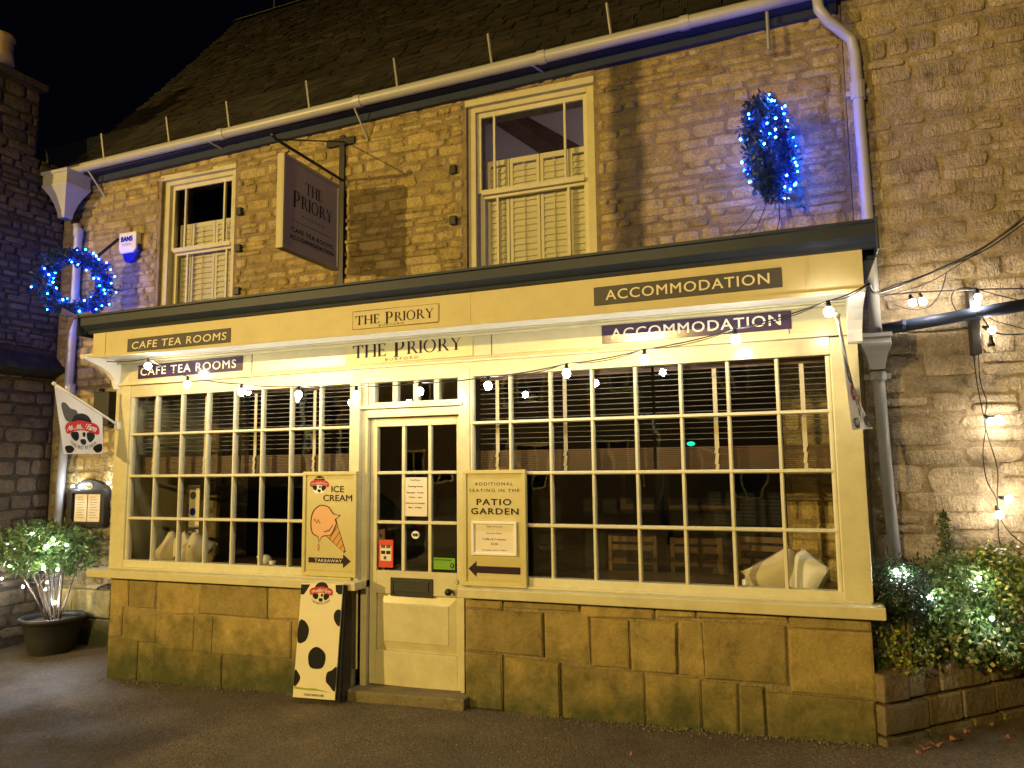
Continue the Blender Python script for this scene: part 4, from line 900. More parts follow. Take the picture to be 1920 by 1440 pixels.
for k_ in range(4):
    f = .2+.2*k_; p0 = (.44+.32*f, .39-.155*f); p1 = (.62+.17*f, .54-.29*f)
    flatshape(t, [p0, p1, (p1[0]+.006, p1[1]-.004), (p0[0]+.006, p0[1]-.004)], 'wafer_line', 'brown', .0028)
flatshape(t, grow(scoop, .10), 'outline', 'brown', .0032); flatshape(t, scoop, 'ice_cream_scoop', 'peach', .004)
for pz_ in ([(.20, .52), (.235, .545), (.27, .51), (.30, .54), (.335, .505), (.335, .495), (.30, .53), (.27, .50), (.235, .535)], [(.40, .425), (.50, .44), (.57, .49), (.575, .484), (.505, .43), (.40, .417)]): flatshape(t, pz_, 'drawn_line', 'brown', .0052)
flatshape(t, grow(blob([(.285, .27), (.30, .30), (.315, .27), (.30, .245)]), .5), 'outline', 'brown', .001)
flatshape(t, blob([(.285, .27), (.30, .30), (.315, .27), (.30, .245)]), 'drip', 'peach', .002)
flatshape(t, [(.12, .125), (.12, .175), (.76, .175), (.76, .215), (.90, .15), (.76, .085), (.76, .125)], 'arrow', 'ink', .002)
letters(t, 'TAKEAWAY', U(.24), U(.74), V(.135), V(.163), y-.002, 'letter', spacing=1.1, rise=0)
# patio board on the right of the door
t, a, b, z0, z1, y = framed('patio_sign', 869, 987, 881, 1100, 'framed cream PATIO GARDEN board with a left pointing arrow')
letters(t, 'ADDITIONAL', U(.19), U(.80), V(.865), V(.892), y, 'ink', spacing=1.3, rise=0); letters(t, 'SEATING IN THE', U(.10), U(.90), V(.808), V(.835), y, 'ink', spacing=1.3, rise=0)
letters(t, 'PATIO', U(.22), U(.77), V(.695), V(.748), y, 'ink', spacing=1.2, bold=.014, rise=0); letters(t, 'GARDEN', U(.13), U(.88), V(.615), V(.668), y, 'ink', spacing=1.15, bold=.014, rise=0)
flatshape(t, [(.08, .145), (.21, .21), (.21, .17), (.90, .17), (.90, .11), (.21, .11), (.21, .075)], 'arrow', 'ink', .002)
nf = thing('framed_notice', (U(.14), y, V(.26)), 'small white framed price notice fixed on the patio garden board', 'notice')
fa, fb, fc, fd = U(.145), U(.86), V(.265), V(.555)
for p in ((fa, fb, fc, fc+.018), (fa, fb, fd-.018, fd), (fa, fa+.018, fc+.018, fd-.018), (fb-.018, fb, fc+.018, fd-.018)): MB().box(p[0], p[1], y-.022, y-.001, p[2], p[3]).build('frame', 'white', nf, bevel=.003)
MB().box(fa+.018, fb-.018, y-.006, y-.001, fc+.018, fd-.018).build('paper', 'paper', nf)
for body, w_, v_, h_ in (('The Priory', .36, .50, .014), ('Special Offer', .36, .445, .012), ('Coffee & Croissant', .52, .395, .014), ('£5.00', .16, .355, .014), ('Available until 11.30am', .55, .305, .009)):
    letters(nf, body, (fa+fb)/2-w_*(fb-fa)/2, (fa+fb)/2+w_*(fb-fa)/2, V(v_), V(v_)+h_, y-.0065, 'ink', rise=0)

# notices on the door glass
yd = DY+.010
def sticker(name, p0, p1, q0, q1, mat, label, cat='notice', y_=None):
    y_ = yd if y_ is None else y_; xa = at(p0, (q0+q1)/2, y_).x; xb = at(p1, (q0+q1)/2, y_).x; zb = at((p0+p1)/2, q0, y_).z; za = at((p0+p1)/2, q1, y_).z
    t = thing(name, (xa, y_, za), label, cat); MB().box(xa, xb, y_, y_+.002, za, zb).build('sheet', mat, t); return t, xa, xb, za, zb
t, a, b, z0, z1 = sticker('opening_notice', 757, 801, 895, 968, 'paper', 'white opening hours sheet taped inside the middle door pane')
for body, w_, v_ in (('The Priory', .44, .90), ('Opening Hours', .62, .74), ('Monday - Friday', .72, .58), ('7.30am - 4pm', .58, .46), ('Saturday & Sunday', .80, .31), ('8am - 4.30pm', .58, .20)):
    letters(t, body, (a+b)/2-w_*(b-a)/2, (a+b)/2+w_*(b-a)/2, z0+(z1-z0)*v_, z0+(z1-z0)*(v_+.045), yd, 'ink', rise=0, bold=.01)
t, a, b, z0, z1 = sticker('card_sticker', 710, 737, 1012, 1064, 'redcard', 'red and white card payment sticker in the lower left door pane', 'sticker')
MB().box(a+.015, b-.015, yd-.001, yd, z0+.05, z1-.045).build('label', 'paper', t)
for i in range(2):
    for j in range(2): MB().box(a+.022+i*.045, a+.058+i*.045, yd-.002, yd-.001, z0+.10+j*.045, z0+.125+j*.045).build('card_mark', ('ink', 'darkgrey')[j], t)
MB().box(a+.045, a+.068, yd-.002, yd-.001, z0+.06, z0+.085).build('card_mark', 'darkgrey', t)
q = at(779, 1003, yd); t = thing('wifi_sticker', q, 'small round wifi sticker in the lower middle door pane', 'sticker')
MB().add([(q.x+.034*math.cos(k_*math.pi/6), yd, q.z+.030*math.sin(k_*math.pi/6)) for k_ in range(12)], [tuple(range(12))]).build('disc', 'white', t)
letters(t, 'WiFi', q.x-.025, q.x+.025, q.z-.011, q.z+.011, yd, 'jet', rise=0, bold=.03)
t, a, b, z0, z1 = sticker('rating_sticker', 813, 853, 1046, 1068, 'green', 'green food rating sticker in the lower right door pane', 'sticker')
for i in range(5): q = (a+.02+i*.026, z0+.03); MB().add([(q[0]+.008*math.cos(k_), yd-.001, q[1]+.008*math.sin(k_)) for k_ in [j*math.pi/4 for j in range(8)]], [tuple(range(8))]).build('spot', 'grass', t)
MB().add([(b-.022+.016*math.cos(j*math.pi/5), yd-.002, z0+.03+.019*math.sin(j*math.pi/5)) for j in range(10)], [tuple(range(10))]).build('spot', 'jet', t)
letters(t, '5', b-.028, b-.016, z0+.020, z0+.040, yd-.002, 'letter', rise=0)
MB().box(a+.008, b-.03, yd-.001, yd, z1-.018, z1-.013).build('line', 'jet', t)

# spotted pavement board leaning on the wall
t = thing('pavement_board', (-3.4, -.2, 0), 'tall white board with black cow spots leaning below the window ledge', 'sign')
gz = ground_z(-3.4); Ob = Vector((-3.575, -.215, gz+.035)); Ub = Vector((.366, .0, .012)); Vb = Vector((.020, .055, .815))
nb_ = Ub.cross(Vb).normalized()
bt, bb = Ub.normalized(), Vb.normalized()
MB().slab([(0, 0), (1, 0), (1, 1), (0, 1)], Ob, Ub, Vb, .012).build('panel', 'yellowboard', t, bevel=.003)
c = MB(); c.slab([(.02, -.01), (1.10, -.02), (1.04, .985), (.02, .985)], Ob-nb_*.022, Ub, Vb, .019); c.build('stand', 'jet', t)
f0 = nb_*.0125
def bm(u_, v_, l): return Ob+Ub*u_+Vb*v_+nb_*(.0125+l)
brand(t, lambda x, z, l: bm(.5+x, .90+z*.43, l), .56, .0, .0, caption=True)

spots = [[(-.0, .99), (.22, .99), (.15, .94), (.08, .90), (0, .90)], [(.83, .99), (1, .99), (1, .91), (.93, .905), (.85, .93)],
         blob([(.02, .66), (.14, .67), (.25, .62), (.27, .56), (.2, .49), (.02, .48)]), blob([(1, .76), (.90, .77), (.84, .73), (.87, .67), (.99, .63)]),
         blob([(.30, .36), (.36, .42), (.50, .445), (.66, .41), (.72, .36), (.68, .28), (.55, .255), (.36, .27)]),
         blob([(.01, .235), (.08, .22), (.15, .175), (.10, .12), (.01, .10)]), blob([(1, .275), (.88, .25), (.78, .23), (.76, .16), (.85, .12), (.99, .08)])]
for s2 in spots: MB().add([bm(min(1, max(0, p[0])), p[1], .001) for p in s2], [tuple(range(len(s2)))]).build('spot', 'jet', t)
MB().add([bm(*p, .0015) for p in ((.03, .075), (.03, .095), (.3, .085), (.5, .09), (.72, .075), (.93, .06), (.6, .07), (.3, .07))], [tuple(range(8))]).build('grass_strip', 'grass', t)
vs, fs = text2d('STRAIGHT FROM THE FARM', 1.05, .01); bx = max(v[0] for v in vs)
MB().add([bm(.27+v[0]/bx*.46, .022+v[1]*.028, .001) for v in vs], fs).build('lettering', 'jet', t)

# flags on their short poles
def flag(p0, p1, bl, br, label, s0, seedv, amp):
    t = thing('flag', p0, label, 'flag', 'farm flags on short white poles'); p0, p1 = Vector(p0), Vector(p1); bl, br = Vector(bl), Vector(br); r3 = random.Random(seedv)
    MB().tube([p0, p1], .0105, 10).build('pole', 'white', t, smooth=True); MB().ball(p1, .017, 8, 6).build('finial', 'white', t, smooth=True)
    MB().box(p0.x-.02, p0.x+.02, -.014+p0.y, p0.y+.03, p0.z-.045, p0.z+.03).build('pole_bracket', 'white', t, bevel=.005)
    side = Vector((0, 0, 1)).cross(p1-p0).normalized(); ph = r3.uniform(0, 6); tr = p1+(p0-p1)*s0; H = ((p1.z+tr.z)-(bl.z+br.z))/2
    def mapf(u_, v_, l, sgn=1, zr=None):      # u 0 outer .. 1 inner edge, v 0 top .. 1 bottom, or zr height above the lower hem
        a_, b_ = p1.lerp(tr, u_), bl.lerp(br, u_)
        if zr is not None: v_ = 1-zr*H/(a_.z-b_.z)
        wv = amp*(math.sin(u_*9+ph+v_*2)*.6+math.sin(u_*17+v_*5)*.25)*(.15+v_)
        return a_.lerp(b_, v_)+side*(wv+sgn*l)
    nu, nv = 16, 16; c = MB(); c.add([mapf(i/nu, j/nv, 0) for j in range(nv+1) for i in range(nu+1)], [(j*(nu+1)+i, j*(nu+1)+i+1, (j+1)*(nu+1)+i+1, (j+1)*(nu+1)+i) for j in range(nv) for i in range(nu)])
    c.build('cloth', 'cloth', t, smooth=True)
    return t, mapf
pL0 = Vector((-5.665, -.02, 2.105)); qL = at(101, 719, -.46)
tL, mL = flag(pL0, qL, at(119, 851, -.44), at(193, 851, -.10), 'white farm flag with black patches hanging over the menu case on the left', .76, 2, .010)
sgn = 1
# which side faces the camera
def facing(mapf):
    a = mapf(.5, .5, 0); b = mapf(.5, .5, .01); return 1 if (b-a).dot(CAM-a) > 0 else -1
def flagprint(t, mapf):
    sg_ = facing(mapf); m3 = lambda x, z, l: mapf(x, 1-z, l+.002, sg_, z)
    for p in (blob([(.10, .90), (.20, .93), (.30, .83), (.42, .80), (.46, .70), (.40, .60), (.25, .58), (.14, .64)]), blob([(.06, .13), (.20, .15), (.28, .09), (.20, .02), (.08, .03)]), blob([(.74, .10), (.84, .17), (.97, .18), (.97, .06), (.84, .02)])):
        MB().add([m3(a_, b_, .001) for a_, b_ in p], [tuple(range(len(p)))]).build('patch', 'darkgrey' if p[0][1] > .5 else 'jet', t)
    brand(t, lambda x, z, l: m3(x, z, l+.001), .80, .52, .37)
flagprint(tL, mL)
pR0 = Vector((at(1597, 737, 0).x, -.02, at(1597, 737, 0).z)); qR = at(1570, 592, -.52)
tR, mR = flag(pR0, qR, at(1601, 806, -.42), at(1634, 804, -.06), 'white farm flag seen nearly edge on beside the right hand corner post', .9, 5, .012); flagprint(tR, mR)

# lit menu case on the stone wall
t = thing('menu_case', (-7.13, YW, 1.1), 'black arched menu case with two paper menus and small lights', 'menu case'); ym = YW-.09
xa, xb, za, zb = -7.40, -6.86, 1.10, 1.50
arch = [(xa, za), (xb, za), (xb, zb)]+[(xb-(xb-xa)*i/10, zb+.11*math.sin(math.pi*i/10)**.8) for i in range(1, 10)]+[(xa, zb)]
MB().slab([(p[0], p[1]) for p in arch], (0, YW-.002, 0), X_, Z_, .055).build('case', 'black', t, bevel=.006)
for p in ((xa, xa+.06, za, zb), (xb-.06, xb, za, zb), (xa+.06, xb-.06, za, za+.05), (xa+.06, xb-.06, zb-.04, zb)): MB().box(p[0], p[1], ym, YW-.058, p[2], p[3]).build('frame', 'black', t, bevel=.004)
for x0 in (xa+.085, xa+.275): 
    MB().box(x0, x0+.178, YW-.062, YW-.058, za+.06, zb-.05).build('menu_sheet', 'paper', t)
    for k_ in range(9): MB().box(x0+.03, x0+.15-.02*(k_ % 3), YW-.063, YW-.0622, za+.10+k_*.027, za+.104+k_*.027).build('print_line', 'faded', t)
c = MB(); c.add([((xa+xb)/2+.062*math.cos(j*math.pi/10), YW-.060, zb+.035+.040*math.sin(j*math.pi/10)) for j in range(20)], [tuple(range(20))]); c.build('plaque', 'board', t)
letters(t, 'Menu', (xa+xb)/2-.038, (xa+xb)/2+.038, zb+.018, zb+.048, YW-.061, 'ink', rise=0, bold=.010)
for p in ((137, 912), (203, 906)):
    q = at(*p, ym-.02); MB().ball(q, .011, 8, 6).build('led', 'led', t)
# alarm box
q = at(244, 462, YW-.05); t = thing('alarm_box', (q.x, YW, q.z-.15), 'white and blue burglar alarm box high on the stone wall', 'alarm box')
o2 = [(-.125, .15), (.125, .15), (.125, -.04), (.085, -.08), (-.10, -.08), (-.125, -.02)]
MB().slab(o2, (q.x, YW-.02, q.z), X_, Z_, .07).build('cover', 'white', t, bevel=.012)
MB().slab([(-.115, -.03), (.135, .02), (.135, -.07), (.06, -.165), (.0, -.18), (-.06, -.165)], (q.x, YW-.012, q.z), X_, Z_, .055).build('lens', 'alarmblue', t, bevel=.01)
letters(t, 'BANS', q.x-.085, q.x+.075, q.z+.045, q.z+.10, YW-.092, 'alarmblue', rise=0, bold=.03); letters(t, 'SECURITY', q.x-.07, q.x+.06, q.z+.0, q.z+.02, YW-.092, 'darkgrey', rise=0)
# grey meter box and its cables beside the bay
t = thing('wall_box', (-6.7, YW, 1.9), 'dark louvred box fixed between the flag and the shop corner', 'box')
a = at(198, 765, YW-.1); MB().box(a.x-.10, a.x+.12, YW-.17, YW-.01, a.z-.19, a.z+.17).build('case', 'blackplastic', t, bevel=.01); MB().box(a.x-.17, a.x-.13, YW-.05, YW-.005, a.z-.3, a.z+.22).build('trunking', 'blackplastic', t)

# ================================================================== STRING LIGHTS
def bez(a, b, sag, n=10):
    a, b = Vector(a), Vector(b); return [a+(b-a)*(i/n)-Vector((0, 0, sag*4*(i/n)*(1-i/n))) for i in range(n+1)]
def ico(c, r):
    me = MB(); me.ball(c, r, 8, 6); return me
def festoon_bulb(t, p, mat='bulb', down=Vector((0, 0, -1)), r=.027):
    p = Vector(p); d = down.normalized()
    so = MB(); so.tube([p, p+d*.018, p+d*.022, p+d*.042], [.009, .012, .015, .013], 8); s0 = so.build('socket', 'blackplastic', t, smooth=True)
    MB().ball(p+d*(.042+r*.8), r, 10, 7, 1.1).build('bulb', mat, t, smooth=True)
sl_ = thing('string_lights', (-2.4, -.25, 2.3), 'black cable of bright round bulbs sagging across the shop front', 'string lights')
fb = [(278, 672, -.32), (352, 706, -.33), (453, 720, -.33), (560, 724, -.33), (668, 724, -.33), (787, 717, -.33), (915, 706, -.33), (1062, 682, -.33), (1208, 655, -.34), (1378, 617, -.38), (1553, 564, -.50)]
pp = [at(*q) for q in fb]
ends = [at(200, 678, -.15)]+pp+[Vector((.42, -.42, 2.70))]
cab = MB()
for a, b in zip(ends, ends[1:]): cab.tube(bez(a, b, .012), .0042, 5)
cab.build('cable', 'blackplastic', sl_)
cab = MB()
for a, b in zip(ends[7:], ends[8:]): cab.tube(bez(a+Vector((0, .012, .004)), b+Vector((0, .012, .004)), .028), .003, 5)
cab.build('second_cable', 'blackplastic', sl_)
for p in pp: festoon_bulb(sl_, p)
# right hand wall: cables, bulbs and the chain hanging down
yr = .80
wl = thing('wall_lights', (1.0, yr, 2.7), 'tangle of black cables and bulbs on the stone wall right of the shop', 'string lights')
c0 = Vector((.44, -.20, 2.74)); P_ = lambda x, y, Y=yr: at(x, y, Y)
def cable(pts, r=.004, name='cable', sag=0):
    m_ = MB(); cr = []
    pts = [Vector(p) for p in pts]
    for i in range(len(pts)-1):
        p0, p1, p2, p3 = pts[max(i-1, 0)], pts[i], pts[i+1], pts[min(i+2, len(pts)-1)]
        for s_ in range(6):
            q = s_/6; cr.append(.5*(2*p1+(p2-p0)*q+(2*p0-5*p1+4*p2-p3)*q*q+(3*p1-p0-3*p2+p3)*q**3))
    cr.append(pts[-1]); m_.tube(cr, r, 5); return m_.build(name, 'blackplastic', wl)
cable([c0, P_(1650, 552, .3), P_(1720, 548, .6), P_(1830, 543), P_(1930, 541)], .005)
cable([c0, P_(1652, 548, .4), P_(1760, 505, .7), P_(1850, 460, .7), P_(1925, 402, .6)], .008)
cable([P_(1652, 544, .5), P_(1755, 508, .72), P_(1845, 470, .72), P_(1925, 415, .62)], .005)
cable([P_(1655, 556, .5), P_(1740, 530, .75), P_(1830, 475, .72), P_(1925, 408, .62)], .004)
cable([P_(1650, 555, .3), P_(1680, 572, .7), P_(1715, 581), P_(1745, 573), P_(1765, 545), P_(1775, 510)], .004)
cable([P_(1925, 566), P_(1870, 553), P_(1820, 540), P_(1790, 545), P_(1785, 565), P_(1800, 588), P_(1840, 600)], .004)
cable([P_(1832, 585), P_(1845, 600), P_(1860, 620), P_(1885, 627), P_(1925, 626)], .005)
cable([P_(1835, 583), P_(1862, 600), P_(1880, 606), P_(1925, 618)], .0035)
cable([P_(1824, 655, .88), P_(1832, 720, .9), P_(1842, 770, .9), P_(1848, 800, .9), P_(1843, 850, .9), P_(1850, 900, .9), P_(1868, 935, .9), P_(1871, 965, .9), P_(1873, 1010, .9), P_(1885, 1050, .9)], .0035)
cable([P_(1834, 655, .88), P_(1838, 715, .88), P_(1850, 755, .88), P_(1845, 788, .88), P_(1853, 820, .88), P_(1870, 880, .88), P_(1870, 935, .88), P_(1875, 970, .88), P_(1895, 1000, .88), P_(1925, 1025, .88)], .0035)
for px_, py_, Y, dv in ((1706, 552, .72, (.2, 0, -1)), (1724, 550, .74, (.3, 0, -1)), (1832, 541, .74, (0, 0, -1)), (1829, 553, .74, (0, 0, -1)), (1842, 612, .82, (.6, 0, -.3)), (1846, 778, .84, (.4, -.3, -.6)), (1853, 782, .84, (.9, -.2, -.3)), (1872, 932, .84, (1, -.3, -.2)), (1868, 948, .84, (.2, -.2, -1))):
    festoon_bulb(wl, at(px_, py_, Y), 'bulbr', Vector(dv), .024)
q = at(1857, 628, .70); d = Vector((0, 0, -1)); MB().tube([q, q+d*.02, q+d*.05, q+d*.055, q+d*.075], [.008, .012, .014, .022, .024], 10).build('socket', 'blackplastic', wl, smooth=True)
MB().ball(q+d*.095, .024, 10, 7).build('unlit_bulb', 'ceramic', wl, smooth=True)
# dark rail and its post
t = thing('metal_rail', (1.0, .85, 2.6), 'dark sloping metal rail fixed across the pale stone wall', 'rail')
a, b = at(1655, 618, .86), at(2010, 556, .74); MB().tube([a, b], .042, 12).build('rail', 'navy', t, smooth=True)
for k_ in range(3): MB().tube([a+(b-a)*(.12+.4*k_)-Vector((.012, 0, 0)), a+(b-a)*(.12+.4*k_)+Vector((.012, 0, 0))], .047, 12).build('clip', 'navy', t)
q = at(1826, 600, .90); MB().box(q.x-.028, q.x+.028, .86, .965, q.z-.24, q.z+.22).build('bracket', 'black', t, bevel=.004)

# blue lit wreaths on brackets -----------------------------------------
def leafcloud(mb, pts, size, r3, flat_=.35, aspect=.42):
    for p, nrm in pts:
        n_ = (Vector(nrm)+Vector((r3.gauss(0, .6), r3.gauss(0, .6), r3.gauss(0, .6)))).normalized()
        a = n_.orthogonal().normalized(); a.rotate(Matrix.Rotation(r3.uniform(0, 6.28), 3, n_)); b = n_.cross(a)
        L_ = size*r3.uniform(.6, 1.25); w_ = L_*aspect; p = Vector(p)
        tip = p+a*L_+n_*L_*.12; mid = p+a*L_*.5+n_*L_*.06
        mb.add([p, mid+b*w_*.5-n_*w_*.12, tip, mid-b*w_*.5-n_*w_*.12], [(0, 1, 2), (0, 2, 3)])
def wreath(cx, cyy, cz, R_, tr, yaw, label, nled, sd, wall_y=.98):
    r3 = random.Random(sd); t = thing('wreath', (cx, cyy, cz), label, 'wreath', 'blue lit wreaths on wall brackets')
    ex = Vector((math.sin(yaw), math.cos(yaw), 0)); ez = Vector((0, 0, 1)); en = ex.cross(ez); C0 = Vector((cx, cyy, cz))
    def pt(a, b, r): return C0+(ex*math.cos(a)+ez*math.sin(a))*(R_+r*math.cos(b))+en*(r*math.sin(b))
    def nr(a, b): return ((ex*math.cos(a)+ez*math.sin(a))*math.cos(b)+en*math.sin(b)).normalized()
    MB().tube([pt(i*math.pi/12, 0, 0) for i in range(25)], .022, 6).build('ring', 'bark', t)
    mb = MB(); pts = []
    for _ in range(3800):
        a, b = r3.uniform(0, 6.283), r3.uniform(0, 6.283); r = tr*(.25+.75*r3.random()**.6)*(1+.18*math.sin(a*7+sd)+.1*math.sin(a*13)); pts.append((pt(a, b, r*.85), nr(a, b)))
    leafcloud(mb, pts, .054, r3, aspect=.38); tag(mb.build('greenery', 'pine', t), kind='stuff')
    for i in range(nled):
        a = 6.283*(i+r3.uniform(-.4, .4))/nled*1.0; b = r3.uniform(0, 6.283) if i % 3 else r3.uniform(1.0, 5.3)
        q = pt(a, b, tr*r3.uniform(.88, 1.10)); MB().ball(q, .0080, 6, 4).build('led', 'bluecore' if i % 2 else 'bluel', t)
    for i in range(14):  # extra LEDs on the wall side, added to throw blue onto the wall
        a = (i-6.5)/14*3.0; MB().ball(pt(a, r3.uniform(.3, 1.7), tr*1.12), .0080, 6, 4).build('led', 'bluel', t)
    wire = MB(); wire.tube([pt(i*.21, i*.9, tr*.95) for i in range(31)], .0022, 4); wire.build('wire', 'blackplastic', t)
    top = C0+ez*(R_); ar = Vector((cx+.02, wall_y, cz+R_*.1))
    MB().tube([ar, C0+ex*(R_+tr*.2)+ez*.05], .011, 6).build('bracket', 'black', t)
    MB().tube([Vector((cx+.03, wall_y, cz+R_+tr+.22)), C0+ex*R_*.5+ez*R_*.9], .016, 6).build('stay', 'black', t)
    bo = MB(); q = C0-ez*(R_+tr*.6)+en*(tr*.9)
    for s_ in (-1, 1):
        bo.add([q, q+ex*s_*.13+ez*.05+en*.03, q+ex*s_*.15-ez*.03+en*.05, q+ex*s_*.03-ez*.03], [(0, 1, 2, 3)])
        bo.add([q, q+ex*s_*.05-ez*.18+en*.02, q+ex*s_*.09-ez*.17+en*.02, q+ex*s_*.035-ez*.01], [(0, 1, 2, 3)])
    bo.add([q+ex*.13+ez*.05+en*.03, q+ex*.17+ez*.0+en*.01, q+ex*.15-ez*.03+en*.05], [(0, 1, 2)]); bo.build('bow', 'hessian', t)
    return t
q = at(140, 531, .50); wreath(q.x, .50, q.z, .285, .10, math.radians(24), 'open ring wreath with blue lights in front of the left downpipe', 40, 4)
q = at(1440, 281, .60); wreath(q.x, .60, q.z, .275, .12, math.radians(14), 'narrow edge-on wreath of blue lights on the wall above the right end', 46, 6)
for pts, lab in zip((((1420, 385), (1400, 415), (1372, 445)), ((1438, 380), (1420, 425), (1395, 446)), ((1460, 370), (1462, 410), (1455, 440))), ('left one of three thin cables below the right wreath', 'middle one of three thin cables below the right wreath', 'right one of three thin cables, hanging straight below the right wreath')):
    c = MB(); c.tube([at(*p, .92) for p in pts], .0035, 5); tag(c.build('loose_cable', 'blackplastic'), lab, 'cable', 'cables trailing below the right wreath')

# ================================================================== PLANTS
def led_ball(t, q, r=.0085, mat='led'): MB().ball(q, r, 6, 4).build('led', mat, t)
# potted shrub
r3 = random.Random(77); PX, PY = -7.12, .60; gz = ground_z(PX)-.02
t = thing('plant_pot', (PX, PY, gz), 'large round charcoal plastic pot at the foot of the left wall', 'plant pot')
MB().lathe((PX, PY, gz), [(.19, 0), (.205, .03), (.235, .16), (.262, .30), (.285, .325), (.30, .33), (.305, .36), (.295, .372), (.275, .37), (.27, .33)], 32, False).build('pot', 'pot', t, smooth=True)
MB().lathe((PX, PY, gz+.325), [(.001, .012), (.15, .01), (.272, -.005)], 24, False).build('soil', 'soil', t)
t = thing('potted_shrub', (PX, PY, gz+.33), 'glossy evergreen shrub full of white lights in the charcoal pot', 'shrub')
ctr = Vector((PX-.12, PY-.02, gz+.97)); tops = []
for i in range(9):
    a = i*.7+r3.uniform(-.2, .2); st_ = Vector((PX+.05*math.cos(a), PY+.05*math.sin(a), gz+.32)); en_ = ctr+Vector((.42*math.cos(a)*r3.uniform(.5, 1), .34*math.sin(a)*r3.uniform(.5, 1), r3.uniform(-.12, .15)))
    mid = st_.lerp(en_, .5)+Vector((r3.uniform(-.04, .04), 0, .02)); MB().tube([st_, mid, en_], [.014 if i < 4 else .009, .010, .004], 6).build('stem', 'bark', t, smooth=True); tops.append((mid, en_))
MB().tube([(PX+.10, PY-.02, gz+.33), (PX+.13, PY-.02, gz+.80)], .010, 6).build('cane', 'bark', t)
tw = MB()
for i in range(90):
    mid, en_ = r3.choice(tops); p = mid.lerp(en_, r3.uniform(.1, 1)); d = Vector((r3.gauss(0, 1), r3.gauss(0, .8), r3.uniform(-.2, 1))).normalized(); tw.tube([p, p+d*.12, p+d*.22+Vector((0, 0, .03))], [.004, .003, .0015], 4, False)
tag(tw.build('twigs', 'bark', t), kind='stuff')
mb = MB(); pts = []
for i in range(330):                                   # tufts of leaves, thick on top, thinner below
    u_, v_ = r3.uniform(0, 6.283), r3.uniform(-.55, 1); cc = math.sqrt(max(0, 1-v_*v_)); rr = r3.uniform(.72, 1.05)*(1+.10*math.sin(u_*3+1)+.08*math.sin(u_*5))
    c_ = ctr+Vector((.46*cc*math.cos(u_)*rr, .36*cc*math.sin(u_)*rr, .30*v_*rr)); nd = (c_-ctr).normalized()
    if v_ < -.1 and r3.random() < .45: continue
    for k_ in range(r3.randint(7, 15)): pts.append((c_+Vector((r3.gauss(0, .028), r3.gauss(0, .028), r3.gauss(0, .022))), nd*.6+Vector((0, 0, .5))))
leafcloud(mb, pts, .088, r3, aspect=.32); tag(mb.build('crown', 'leaf', t), kind='stuff')
for px_, py_, Y in ((15, 1020, .35), (45, 1042, .42), (88, 1025, .32), (125, 1022, .35), (18, 1062, .4), (78, 1060, .35), (108, 1068, .35), (3, 1085, .40), (43, 1100, .40), (88, 1092, .50), (85, 1105, .5), (103, 1130, .55), (100, 1012, .4), (60, 1000, .4)):
    led_ball(t, at(px_, py_, Y), .011)
# hose pipe / cable by the bay
c = MB(); c.tube([at(*p, YW-.06) for p in ((203, 1096), (185, 1102), (172, 1118), (168, 1150), (166, 1190), (170, 1207))], .014, 8); tag(c.build('black_hose', 'blackplastic', smooth=True), 'black hose bending down the wall between the pot and the shop', 'hose')
# low stone ledge behind the pot
t = thing('stone_ledge', (-7.2, YW-.1, 0), 'mossy low stone ledge at the foot of the left wall', 'ledge')
for x0, x1, z0, z1 in ((-7.60, -7.05, -.25, .17), (-7.05, -6.62, -.25, .17), (-7.62, -7.25, .18, .46), (-7.25, -6.70, .18, .46), (-6.61, -5.72, -.25, .18), (-6.69, -6.40, .19, .45)):
    MB().box(x0+.004, x1-.004, YW-.10, YW, z0, z1).build('stone_block', 'dressed', t, bevel=.015)

# raised bed on the right ------------------------------------------------
t = thing('garden_wall', (.6, .3, 0), 'low curved stone retaining wall of the raised bed at the right', 'wall')
A0, A1 = Vector((.385, -.06, 0)), Vector((1.62, 1.12, 0)); dU = (A1-A0).normalized(); Lw = (A1-A0).length; nO = Vector((dU.y, -dU.x, 0))
r4 = random.Random(12); zt = .475
for row, (z0, z1) in enumerate(((-.20, .12), (.13, .30), (.31, .475))):
    s_ = 0 if row % 2 else -.0
    while s_ < Lw:
        L_ = r4.uniform(.26, .46) if not (row == 2 and s_ == 0) else .22; e_ = min(s_+L_, Lw+.05)
        pa, pb = A0+dU*(s_+.004), A0+dU*(e_-.004); off = nO*r4.uniform(-.008, .008); rs = .02*s_
        v = [pa+off, pb+off, pb+off-nO*.2, pa+off-nO*.2]
        MB().add([p+Vector((0, 0, z0+rs)) for p in v]+[p+Vector((0, 0, z1+rs-.006)) for p in v], [(0, 3, 2, 1), (4, 5, 6, 7), (0, 1, 5, 4), (1, 2, 6, 5), (2, 3, 7, 6), (3, 0, 4, 7)]).build('stone_block', 'kerb', t, bevel=.012)
        s_ = e_
